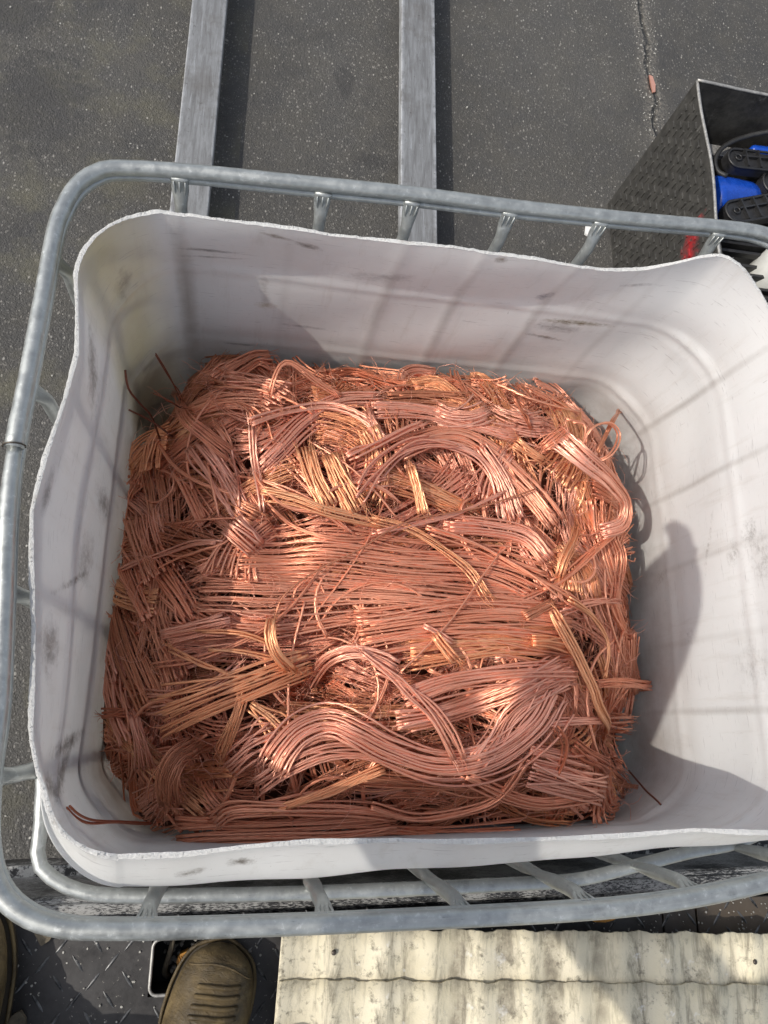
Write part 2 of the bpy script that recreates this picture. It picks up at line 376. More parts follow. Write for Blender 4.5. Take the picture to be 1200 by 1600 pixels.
    c = t.mix(t.ramp(s1, [(.61, 0), (.70, .45)]), c, grey)
    c = t.mix(t.ramp(t.noise(130, 3, .7), [(.72, 0), (.78, .6)]), c, grime)
    c = t.mix(t.ramp(t.noise(8, 5, .7), [(.5, 0), (.8, .25)]), c, (.60, .575, .54))
    t.fin(c, t.ramp(f, [(.3, .38), (.7, .55)]), 0, t.bump(t.math('ADD', t.math('MULTIPLY', n, 4), t.math('MULTIPLY', f, .25)), .2, .004), .35)
    tr = t.n.new('ShaderNodeBsdfTranslucent'); t.l(t.mix(.12, c, (.9, .86, .8)), tr.inputs[0])
    mx = t.n.new('ShaderNodeMixShader'); mx.inputs[0].default_value = .34
    t.l(t.b.outputs[0], mx.inputs[1]); t.l(tr.outputs[0], mx.inputs[2]); t.l(mx.outputs[0], t.out.inputs[0])
    return t.m

def m_cut_plastic():
    t = NT('rough_cut_plastic'); n = t.noise(260, 4, .8)
    c = t.mix(n, (.52, .515, .50), (.70, .70, .68))
    c = t.mix(t.ramp(t.noise(22, 4, .7), [(.60, 0), (.72, .5)]), c, (.40, .36, .31))
    return t.fin(c, .8, 0, t.bump(n, .9, .004))

def m_sheet():
    t = NT('weathered_cream_sheet'); x, y, z = t.sep()
    n = t.noise(9, 6, .7); f = t.noise(60, 5, .75); b = t.noise(3, 4, .6); st = t.noise(11, 6, .75, t.map(scale=(3.6, .8, 1), loc=(1.7, .3, 0)), .6)
    c = t.mix(t.ramp(n, [(.35, 0), (.68, 1)]), (.66, .59, .41), (.70, .64, .49))
    c = t.mix(t.ramp(b, [(.45, 0), (.7, .5)]), c, (.50, .46, .36))
    c = t.mix(t.ramp(st, [(.48, 0), (.66, .85)]), c, (.21, .185, .135))
    c = t.mix(t.math('MULTIPLY', t.ramp(f, [(.54, 0), (.68, .8)]), t.ramp(n, [(.40, .15), (.56, 1)])), c, (.085, .074, .054))
    c = t.mix(t.ramp(t.noise(38, 5, .7, t.map(loc=(3, 1, 0))), [(.62, 0), (.70, .55)]), c, (.80, .79, .76))
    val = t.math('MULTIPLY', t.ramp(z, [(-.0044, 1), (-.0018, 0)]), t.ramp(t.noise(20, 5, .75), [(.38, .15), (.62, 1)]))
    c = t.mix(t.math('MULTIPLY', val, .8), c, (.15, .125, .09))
    c = t.mix(t.ramp(t.noise(15, 3, .6, t.map(loc=(9, 4, 0))), [(.72, 0), (.77, .8)]), c, (.25, .11, .045))
    return t.fin(c, .85, 0, t.bump(f, .5, .002))

def m_simple(name, col, rough=.5, metal=0.0, nscale=40, var=.35, bump=.15):
    t = NT(name); n = t.noise(nscale, 5, .7)
    c = t.mix(t.ramp(n, [(.3, 0), (.7, 1)]), tuple(k * (1 - var) for k in col), tuple(min(1, k * (1 + var)) for k in col))
    return t.fin(c, t.ramp(n, [(.3, max(.05, rough - .1)), (.7, min(1, rough + .12))]), metal, t.bump(n, bump, .002))

def m_bin():
    t = NT('black_scuffed_tread_plate'); x, y, z = t.sep()
    n = t.noise(26, 6, .75); s_ = t.noise(20, 5, .75, t.map(scale=(1, 2.5, .6)))
    c = t.mix(t.ramp(n, [(.35, 0), (.7, 1)]), (.026, .025, .023), (.075, .072, .065))
    c = t.mix(t.ramp(s_, [(.60, 0), (.72, .7)]), c, (.20, .195, .18))
    red = t.ramp(t.math('ADD', t.math('ABSOLUTE', t.math('ADD', t.math('SUBTRACT', z, .40), t.math('MULTIPLY', t.math('SUBTRACT', y, -.10), -.55))), t.math('MULTIPLY', t.noise(22, 5, .8), .12)), [(.07, 1), (.11, 0)])
    red = t.math('MULTIPLY', red, t.math('LESS_THAN', y, .02))
    c = t.mix(t.math('MULTIPLY', red, t.ramp(t.noise(60, 4, .7), [(.35, 0), (.5, .95)])), c, (.33, .018, .022))
    return t.fin(c, .5, .2, t.bump(n, .3, .003))

def m_boot():
    t = NT('worn_brown_boot_leather'); n = t.noise(22, 6, .7); f = t.noise(140, 4, .7)
    c = t.mix(t.ramp(n, [(.35, 0), (.68, 1)]), (.045, .031, .013), (.130, .090, .036))
    c = t.mix(t.ramp(t.noise(9, 5, .7), [(.50, 0), (.66, .7)]), c, (.26, .19, .085))
    c = t.mix(t.ramp(f, [(.66, 0), (.74, .6)]), c, (.30, .26, .19))
    return t.fin(c, t.ramp(n, [(.3, .40), (.7, .75)]), 0, t.bump(t.math('ADD', t.math('MULTIPLY', f, .5), t.math('MULTIPLY', t.noise(34, 5, .75, t.map(scale=(1, 2.4, 1)), 1.2), 1.6)), .55, .004))

MAT = dict(asphalt=m_asphalt(), galv=m_galv(), fork=m_fork(), beam=m_black_paint(amount=.53), lip=m_black_paint('worn_grey_lip', (.30, .30, .29), .47, True),
           deck=m_deck(), lug=m_lug(), core=m_core(), hdpe=m_hdpe(), cut=m_cut_plastic(), sheet=m_sheet(), bin=m_bin(), boot=m_boot(),
           binedge=m_simple('bare_steel_edge', (.36, .35, .33), .5, .6, 90), black=m_simple('black_plastic', (.018, .018, .019), .45, 0, 60, .4), hole=m_simple('black_inside', (.010, .010, .010), .7),
           blue=m_simple('glossy_blue_plastic', (.006, .055, .36), .25, 0, 30, .25, .04), rubber=m_simple('black_rubber', (.022, .022, .022), .5), bottle=m_simple('white_bottle_plastic', (.66, .67, .64), .35, 0, 20, .12, .05),
           sole=m_simple('dark_boot_sole', (.045, .035, .022), .7), trouser=m_simple('dark_work_cloth', (.035, .037, .045), .9), skin=m_simple('skin', (.45, .27, .19), .55, 0, 40, .12),
           orange=m_simple('faded_orange_cap', (.36, .17, .025), .6, 0, 60, .4), pallet=m_galv('grey_pallet_steel'), white=m_simple('white_scrap', (.72, .72, .70), .7, 0, 40, .1),
           chip=m_simple('pale_stone_chip', (.34, .33, .30), .9, 0, 12, .5), mud=m_simple('dried_mud', (.12, .10, .07), .95, 0, 60, .5), wire=m_simple('wire_tie', (.10, .085, .07), .5, .8), screen=m_simple('phone_black', (.01, .01, .012), .2))
CU = dict(main=m_copper('copper_strands', (.96, .41, .255), (.90, .35, .20)), pink=m_copper('pink_copper_strands', (.96, .45, .315), (.93, .40, .26)), orange=m_copper('golden_copper_strands', (.97, .45, .235), (.92, .37, .19)),
          brown=m_copper('brown_copper_strands', (.70, .29, .165), (.56, .22, .12)), rust=m_copper('rust_red_copper_strands', (.60, .20, .11), (.48, .15, .08)), dark=m_copper('dark_copper_wire', (.20, .075, .045), (.16, .06, .04)))

# ------------------------------------------------------------------ ground
mb = MB(); bmesh.ops.create_grid(mb.bm, x_segments=8, y_segments=8, size=120)
tag(mb.build('asphalt_ground', MAT['asphalt']), kind='structure')

# ------------------------------------------------------------------ forks under the tank
def fork(x0, x1, y0, y1, ztop, label):
    m = MB(); th = .042
    # a long tapering blade with softened edges
    pts = [(y0, th), (y1 - .5, th), (y1, .012)]
    m.box(((x0 + x1) / 2, (y0 + y1) / 2, ztop - th / 2), (x1 - x0, y1 - y0, th), 0, 0, 0, .004)
    o = m.build('fork', MAT['fork']); tag(o, label, 'fork', 'forks carrying the tank')
    return o
fork(-.2890, -.1755, -.20, 2.75, .100, 'left grey steel fork bar lying near the corner of the tank cage')
fork(.4270, .5500, -.20, 2.75, .100, 'right grey steel fork bar reaching out from the middle of the tank cage')

# ------------------------------------------------------------------ tank
WALL = .0045
XL, XR, YN, YB, RC = -.252, .838, -.186, .716, .135
def outline(n_side, n_corner):
    P = []; N = []
    def seg(a, b, n, nrm):
        for i in range(n):
            t = i / n; P.append((a[0] + (b[0] - a[0]) * t, a[1] + (b[1] - a[1]) * t)); N.append(nrm)
    def arc(c, a0, n):
        for i in range(n):
            a = a0 + (math.pi / 2) * i / n; P.append((c[0] + RC * math.cos(a), c[1] + RC * math.sin(a))); N.append((math.cos(a), math.sin(a)))
    seg((XL + RC, YN), (XR - RC, YN), n_side, (0, -1)); arc((XR - RC, YN + RC), -math.pi / 2, n_corner)
    seg((XR, YN + RC), (XR, YB - RC), n_side, (1, 0)); arc((XR - RC, YB - RC), 0, n_corner)
    seg((XR - RC, YB), (XL + RC, YB), n_side, (0, 1)); arc((XL + RC, YB - RC), math.pi / 2, n_corner)
    seg((XL, YB - RC), (XL, YN + RC), n_side, (-1, 0)); arc((XL + RC, YN + RC), math.pi, n_corner)
    return np.array(P), np.array(N)
sstep = lambda a: np.clip(a, 0, 1) ** 2 * (3 - 2 * np.clip(a, 0, 1))
OP, ON = outline(130, 44); NP_ = len(OP)
wn_, wr_, wb_, wl_ = (np.clip(-ON[:, 1], 0, 1) ** 2, np.clip(ON[:, 0], 0, 1) ** 2, np.clip(ON[:, 1], 0, 1) ** 2, np.clip(-ON[:, 0], 0, 1) ** 2)
px_, py_ = OP[:, 0], OP[:, 1]
jag = rng.normal(0, .0005, NP_); jag = jag + .0008 * np.interp(np.arange(NP_), np.linspace(0, NP_, 120), rng.normal(0, 1, 120))
H_rim = .948 + jag
H_rim -= wb_ * .030 * np.exp(-((px_ - .74) / .085) ** 2) + .010 * np.exp(-((px_ - .74) / .085) ** 2 - ((py_ - .716) / .1) ** 2)
H_rim += wb_ * .010 * np.exp(-((px_ - .58) / .09) ** 2)
H_rim -= wb_ * .008 * np.exp(-((px_ - .28) / .10) ** 2)
H_rim += wl_ * .006 * np.sin(py_ * 17)
H_rim -= wn_ * (.008 * np.exp(-((px_ - .70) / .12) ** 2) + .006 * np.sin(px_ * 21) * .6)
H_rim += wr_ * .036 * np.exp(-((py_ - .60) / .016) ** 2) * (1 + .3 * np.sin(py_ * 900))
H_BOT = 1.93; NQ = 120
RIBS = (1.115, 1.345, 1.565, 1.76)
def offs(H):
    o = np.zeros(NP_)
    flat = np.maximum.reduce([wn_, wr_, wb_, wl_]); cw = 1 - .62 * sstep((flat - .6) / .4)
    for h in RIBS:
        o += -.0075 * sstep((H - h) / .030) * cw - .0052 * np.exp(-((H - h) / .011) ** 2) * cw * 1.5
    o += (.018 * wb_ + .018 * wr_ - .012 * wl_) * sstep((H - .95) / .20)                                     # belly bulges out below the cut
    bow = np.interp(px_, [-.2, -.05, .1, .2, .4, .6, .84], [0, 0, .004, .010, .016, .030, .040])
    top = 1 - sstep((H - .94) / .70)
    o -= wn_ * bow * top
    lip = np.interp(px_, [-.25, -.15, -.05, .1, .3, .6, .85], [.040, .044, .046, .052, .040, .030, .012])
    o -= wn_ * lip * (1 - sstep((H - .938) / .085))
    o -= .018 * wl_ * (1 - sstep((py_ + .10) / .10)) * (1 - sstep((H - .938) / .12))
    lw = np.interp(py_, [-.12, -.05, .02, .14, .25, .36, .475, .58, .66], [-.030, -.028, -.022, -.006, .008, -.004, -.017, -.004, 0])
    o += wl_ * lw * (1 - sstep((H - .94) / .26))
    o += .020 * wr_ * (1 - sstep((H - .94) / .22))
    bw = np.interp(px_, [-.2, 0, .2, .4, .55, .73, .84], [-.006, -.009, -.010, -.006, -.002, .024, .010])
    o += wb_ * bw * (1 - sstep((H - .94) / .16))
    o += .0045 * np.sin(px_ * 13 + H * 9 + 1) * np.sin(H * 15 + py_ * 11) * (wb_ + wr_ + wl_ * .6)
    for cx in (-.128, .214, .340, .50):                                     # dents where uprights press
        o -= wb_ * .0016 * np.exp(-((px_ - cx) / .013) ** 2)
    for cy in (.623, .459, .31, .03):
        o -= wr_ * .0020 * np.exp(-((py_ - cy) / .011) ** 2)
    return o
Q = np.linspace(0, 1, NQ) ** 1.05
inner = np.empty((NQ, NP_, 3)); outer = np.empty((NQ, NP_, 3))
for k, q in enumerate(Q):
    H = H_rim + q * (H_BOT - H_rim)
    o = offs(H)
    inner[k, :, :2] = OP + ON * o[:, None]; inner[k, :, 2] = CAM_Z - H
    th = WALL * (1 + .25 * np.sin(np.arange(NP_) * .21))
    outer[k, :, :2] = OP + ON * (o + th)[:, None]; outer[k, :, 2] = CAM_Z - H
def grid_faces(nq, npp, base, flip):
    i = np.arange(nq - 1)[:, None]; j = np.arange(npp)[None]; j2 = (j + 1) % npp
    F = np.stack([i * npp + j, i * npp + j2, (i + 1) * npp + j2, (i + 1) * npp + j], -1).reshape(-1, 4) + base
    return F[:, ::-1] if flip else F
tank = empty('cut_open_tank', (0, 0, 0))
tag(tank, 'cut open white plastic tank full of copper strands inside the metal cage', 'tank')
V = np.concatenate([inner.reshape(-1, 3), outer.reshape(-1, 3)]); nI = NQ * NP_
floor_i = list(range((NQ - 1) * NP_, NQ * NP_)); floor_o = list(range(nI + (NQ - 1) * NP_, nI + NQ * NP_))
V[nI + (NQ - 1) * NP_: nI + NQ * NP_, 2] -= WALL
me = mesh_np('tank_wall', V, np.concatenate([grid_faces(NQ, NP_, 0, False), grid_faces(NQ, NP_, nI, True)]), [floor_i, floor_o[::-1]])
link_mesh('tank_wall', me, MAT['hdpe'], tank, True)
# the rough sawn edge: a lip strip with ragged fibres
j = np.arange(NP_); j2 = (j + 1) % NP_
mid = (inner[0] + outer[0]) / 2; mid[:, 2] += .0010 + rng.uniform(0, .0008, NP_)
EV = np.concatenate([inner[0] + (0, 0, .0001), mid, outer[0] + (0, 0, .0001)])
EV[:NP_, :2] -= ON * rng.uniform(.0002, .0008, NP_)[:, None]
EV[2 * NP_:, :2] += ON * rng.uniform(.0002, .0012, NP_)[:, None]
EF = np.concatenate([np.stack([j, j + NP_, j2 + NP_, j2], -1), np.stack([j + NP_, j + 2 * NP_, j2 + 2 * NP_, j2 + NP_], -1)])
link_mesh('cut_edge', mesh_np('cut_edge', EV, EF), MAT['cut'], tank)
tb = TB()
for q in rng.integers(0, NP_, 300):
    p0 = EV[NP_ + q]; n2 = np.array((*ON[q], 0)) * rng.choice((-1, 1))
    L = rng.uniform(.0012, .0045); d = n2 * rng.uniform(.4, 1.0) + np.array((0, 0, rng.uniform(-.2, .9))) + rng.normal(0, .35, 3)
    d /= np.linalg.norm(d); tb.add([p0 - d * .001, p0 + d * L * .6, p0 + d * L + (0, 0, -.3 * L)], [.0006, .0004, .0001], 3, False)
tag(link_mesh('plastic_burr', tb.mesh('plastic_burr'), MAT['cut'], tank), kind='stuff')

# ------------------------------------------------------------------ cage
cage = empty('metal_cage', (.3, .3, .1))
tag(cage, 'galvanised tube cage standing around the white plastic tank', 'cage')
def rel(P): return np.asarray(P, float) - np.array(cage.location)
RAIL = [(-.285, .557), (-.283, .648), (-.276, .690), (-.264, .725), (-.243, .750), (-.212, .764), (-.111, .775), (.057, .783), (.216, .791), (.383, .796), (.606, .807), (.785, .817), (.850, .812), (.884, .790),
        (.897, .745), (.900, .600), (.900, .300), (.892, .00), (.878, -.10), (.840, -.155), (.770, -.181), (.693, -.192), (.600, -.205), (.511, -.213), (.408, -.217), (.263, -.219), (.111, -.220), (-.031, -.219), (-.112, -.217), (-.165, -.213),
        (-.205, -.200), (-.236, -.174), (-.254, -.130), (-.262, -.060), (-.264, .018), (-.275, .128), (-.287, .245), (-.291, .328), (-.288, .434)]
ZR = CAM_Z - .935
ring, _ = catmull([(x, y, ZR) for x, y in RAIL] + [(*RAIL[0], ZR)], .012); ring = ring[:-1]
i0 = int(np.argmin(np.hypot(ring[:, 0] + .290, ring[:, 1] - .325)))
ring = np.roll(ring, -i0, 0)                                          # the tube starts and ends at the crimped joint
s_r = np.arange(len(ring)); nR = len(ring)
r_r = .0109 * np.ones(nR); 
ringo = np.concatenate([ring, ring[:1]]); r_o = np.append(r_r, .0109)
r_o[-9:] = np.linspace(.0109, .0088, 9); r_o[:4] = .0116
ringo[:, 2] += .0012 * np.sin(np.arange(len(ringo)) * .11); 
ringo[-9:, 2] -= np.linspace(0, .003, 9)
tube('top_rail', rel(ringo), r_o, MAT['galv'], cage, 20)
# thin flange line welded under the rail
fl = ring.copy(); cen = np.array((.3, .3)); dv = cen - fl[:, :2]; dv /= np.linalg.norm(dv, axis=1)[:, None]
fl[:, :2] += dv * .004; fl[:, 2] -= .0150
tube('rail_flange', rel(fl), .0064, MAT['galv'], cage, 12, closed=True)
# wire tie round the joint
jp = ring[0]; tdir = ring[1] - ring[-1]; tdir /= np.linalg.norm(tdir); nd = np.array((-tdir[1], tdir[0], 0))
a = np.linspace(0, 2 * math.pi, 22)
loop = np.array([jp + .0132 * (math.cos(q) * nd + math.sin(q) * np.array((0, 0, 1))) + tdir * .006 * q / 6.28 for q in a])
end = [loop[-1] + np.array((.010, -.008, -.004)), loop[-1] + np.array((.022, -.016, -.012))]
tube('wire_tie', rel(np.vstack([loop, end])), .0011, MAT['wire'], cage, 6)
# lower rings
def ring_at(H, r, dent):
    pts = []
    for x, y in RAIL:
        nx = x; ny = y
        nx = max(nx, -.259 + .020 * float(sstep((.02 - y) / .13)))
        if y < -.15 and dent: ny = y - .001 + .012 * float(sstep((x - .54) / .10))
        elif y < -.15: ny = y + .004
        pts.append((nx, ny, CAM_Z - H))
    R_, _ = catmull(pts + [pts[0]], .02)
    return tube('cage_ring', rel(R_[:-1]), r, MAT['galv'], cage, 12, closed=True)
ring_at(1.105, .0095, True)
for H in (1.30, 1.49, 1.68, 1.86): ring_at(H, .0095, False)
# uprights: round tubes pressed flat where they are welded to the rail and the rings
def upright(x, y, ox, oy):
    zs = np.concatenate([np.linspace(ZR - .004, ZR - .10, 22), np.linspace(ZR - .12, .20, 16)])
    P = []; pr = []
    for z in zs:
        d = ZR - z
        fl_ = 1 - float(sstep((d - .022) / .030)); fl_ = max(fl_, math.exp(-((d - .170) / .02) ** 2))
        off = (.012 if oy < 1 else .006) * float(sstep((d - .012) / .05))                      # the tube steps inward below the weld
        P.append((x + ox * off, y + oy * off, z)); pr.append((.0095 * (1 - .55 * fl_), .0095 * (1 + .35 * fl_)))
    P = np.array(P)
    # frame of TB: N is world x for vertical tubes -> swap when the rail runs along x
    t = TB(); sw = abs(oy) > abs(ox)
    t.add(rel(P), 0, 14, True, False, (lambda i: pr[i][::-1]) if sw else (lambda i: pr[i]))
    up = link_mesh('cage_upright', t.mesh('cage_upright'), MAT['galv'], cage, True)
    # crimp ribs pressed into the flattened head
    ax = np.array((1.0, 0, 0)) if sw else np.array((0, 1.0, 0)); inn = np.array((ox, oy, 0.0))
    k = TB()
    for q in (-.0085, 0, .0085):
        k.add(rel([np.array((x, y, ZR - .008)) + ax * q + inn * .0042, np.array((x, y, ZR - .024)) + ax * q * .9 + inn * .0058, np.array((x, y, ZR - .046)) + ax * q * .35 + inn * .0105]), [.0012, .0016, .0006], 6)
    link_mesh('crimp_rib', k.mesh('crimp_rib'), MAT['galv'], up, True)
for x, y in ((-.128, .764), (.083, .773), (.222, .780), (.382, .786), (.540, .793), (.757, .806)): upright(x, y, 0, -1)
for x, y in ((-.284, .615), (-.288, .418), (-.280, .150), (-.266, -.062)): upright(x, y, 1, 0)
for x, y in ((-.083, -.214), (.120, -.216), (.287, -.215), (.448, -.211), (.600, -.203), (.775, -.182)): upright(x, y, 0, 1)
for x, y in ((.889, .62), (.890, .45), (.889, .30), (.884, .10)): upright(x, y, -1, 0)
# sheet steel pallet under the cage
mb = MB(); mb.box((0, 0, .045), (1.10, .92, .010), bevel=.003)
for dx in (-.46, .0, .46): mb.box((dx, 0, .028), (.09, .92, .022))
p = mb.build('pallet_base', MAT['pallet'], cage); p.location = (0, 0, -.02)

# ------------------------------------------------------------------ copper
def heap_H(x, y):
    x = np.asarray(x, float); y = np.asarray(y, float)
    g = lambda d, w: np.clip(1 - d / w, 0, 1.4) ** 2
    H = 1.238 + .20 * g(x + .240, .24) + .18 * g(.79 - x, .24) + .165 * g(.735 - y, .25) + .125 * g(y + .195, .20)
    for px, py, a, s in ((-.215, .610, .34, .042), (-.205, .680, .20, .04), (-.22, -.13, .20, .05), (.73, -.03, .14, .05), (-.06, -.06, .09, .03), (.13, .055, .08, .025), (.06, .30, .05, .025), (-.02, .42, .05, .02), (.40, .02, .05, .03), (.62, .36, .05, .03), (-.13, .30, .05, .025)):
        H = H + a * np.exp(-((x - px) ** 2 + (y - py) ** 2) / (2 * s * s))
    return H + .013 * np.sin(9 * x + 1) * np.sin(11 * y + .5) + .004 * np.sin(23 * x + 5 * y) * np.cos(19 * y - 4 * x)
def heap_z(x, y): return CAM_Z - heap_H(x, y)

# body of the heap under the loose bundles, coloured dark for the shaded gaps
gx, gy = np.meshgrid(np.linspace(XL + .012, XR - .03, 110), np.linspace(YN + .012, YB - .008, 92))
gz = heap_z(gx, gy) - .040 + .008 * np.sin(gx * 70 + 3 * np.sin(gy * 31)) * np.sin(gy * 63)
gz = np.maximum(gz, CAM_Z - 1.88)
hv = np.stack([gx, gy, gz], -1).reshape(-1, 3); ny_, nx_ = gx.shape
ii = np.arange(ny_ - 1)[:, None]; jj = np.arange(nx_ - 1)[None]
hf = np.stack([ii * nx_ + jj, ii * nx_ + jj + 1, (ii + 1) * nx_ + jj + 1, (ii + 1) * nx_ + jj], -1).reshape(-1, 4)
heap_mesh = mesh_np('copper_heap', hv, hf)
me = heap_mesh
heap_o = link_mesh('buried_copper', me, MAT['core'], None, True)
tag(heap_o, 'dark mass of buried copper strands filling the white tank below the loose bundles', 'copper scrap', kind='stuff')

STR = .0020
def strands(tb, ctrl, width, n, lift, s0, s1, r=STR, hairs=.5, thick=None, twist=None, sides=6):
    """one bundle: n strands laid side by side along a draped path; ctrl = (x, y, extra height)"""
    if r == STR and n > 3: n = int(n * 1.15 + .5)
    ctrl = np.array(ctrl, float); high = ctrl[:, 2].max() > .05      # ends that stand clear of the heap keep their own height
    if high: ctrl[:, 2] += heap_z(ctrl[:, 0], ctrl[:, 1])
    C, s = catmull(ctrl, .0105)
    m = len(C); L = s[-1]
    T = np.gradient(C[:, :2], axis=0); T /= np.linalg.norm(T, axis=1)[:, None] + 1e-9
    T[:, 0] = np.convolve(np.pad(T[:, 0], 2, 'edge'), np.ones(5) / 5, 'valid'); T[:, 1] = np.convolve(np.pad(T[:, 1], 2, 'edge'), np.ones(5) / 5, 'valid')
    T /= np.linalg.norm(T, axis=1)[:, None] + 1e-9
    Nn = np.stack([-T[:, 1], T[:, 0]], 1)
    wmul = 1 + s0 * np.exp(-s / .045) + s1 * np.exp(-(L - s) / .045)
    wmul *= 1 + .10 * np.sin(s * rng.uniform(8, 18) + rng.uniform(0, 6))
    lay = max(1, int(round(n * 2 * r * 1.05 / max(width, .003)))) if thick is None else thick
    tw = rng.uniform(-1.2, 1.2) if twist is None else twist
    u = (np.arange(n) + rng.uniform(-.35, .35, n) + .5) / n - .5 if n > 1 else np.zeros(1)
    order = rng.permutation(n)
    for k in range(n):
        layer = order[k] % lay
        ph = rng.uniform(0, 6.28, 3)
        lat = u[k] * width * wmul
        lat = lat + .0008 * np.sin(s * rng.uniform(18, 45) + ph[0]) + .0026 * np.sin(s * rng.uniform(5, 12) + ph[1]) * min(1, n / 4)
        # some strands drift right across their neighbours
        if n > 4 and rng.random() < .38: lat = lat + width * rng.normal(0, .42) * (s / L - rng.uniform(.2, .8))
        if rng.random() < .30: lat = lat + rng.normal(0, .006) * np.exp(-((s / L - rng.random()) / .18) ** 2)
        ver = layer * r * 1.7 + max(0, rng.normal(0, .0016)) + (1 - (2 * u[k]) ** 2) * width * .10 + .0010 * np.sin(s * rng.uniform(12, 30) + ph[2])
        a0 = int(rng.integers(0, max(1, min(m // 5, 1 + int(rng.random() * 2.6))))) ; a1 = m - int(rng.integers(0, max(1, min(m // 5, 1 + int(rng.random() * 2.6)))))
        xy = C[:, :2] + Nn * lat[:, None]
        xy[:, 0] = np.where(high | (C[:, 2] > .024), np.clip(xy[:, 0], XL + .008, XR - .004), np.clip(xy[:, 0], XL + .030, XR - .012))
        z = heap_z(xy[:, 0], xy[:, 1]); zc = heap_z(C[:, 0], C[:, 1])
        z = .45 * z + .55 * zc
        if not high and m > 6:                                            # stiff wire bridges the dips instead of following them
            w_ = min(11, (m // 2) * 2 - 1); kern = np.hanning(w_ + 2)[1:-1]; kern /= kern.sum()
            z = .25 * z + .75 * np.convolve(np.pad(z, w_ // 2, 'reflect', reflect_type='odd'), kern, 'valid')
        z = (C[:, 2] if high else z + C[:, 2]) + lift + ver
        P = np.concatenate([xy, z[:, None]], 1)[a0:a1]
        if len(P) < 3: continue
        rk = r * rng.uniform(.86, 1.12)
        tb.add(P, rk, sides, True, phase=rng.uniform(0, 1))
        if rng.random() < hairs:
            for end in (0, 1):
                if rng.random() < .45: continue
                p = P[-1] if end else P[0]; d = (P[-1] - P[-2]) if end else (P[0] - P[1]); d = d / np.linalg.norm(d)
                for _ in range(rng.integers(1, 5)):
                    dd = d + rng.normal(0, .33, 3); dd /= np.linalg.norm(dd); ln = rng.uniform(.008, .026)
                    tb.hair([p - d * .003, p + dd * ln * .5, p + dd * ln + rng.normal(0, .002, 3) + (0, 0, -.002)], [.00060, .00045, .00025])

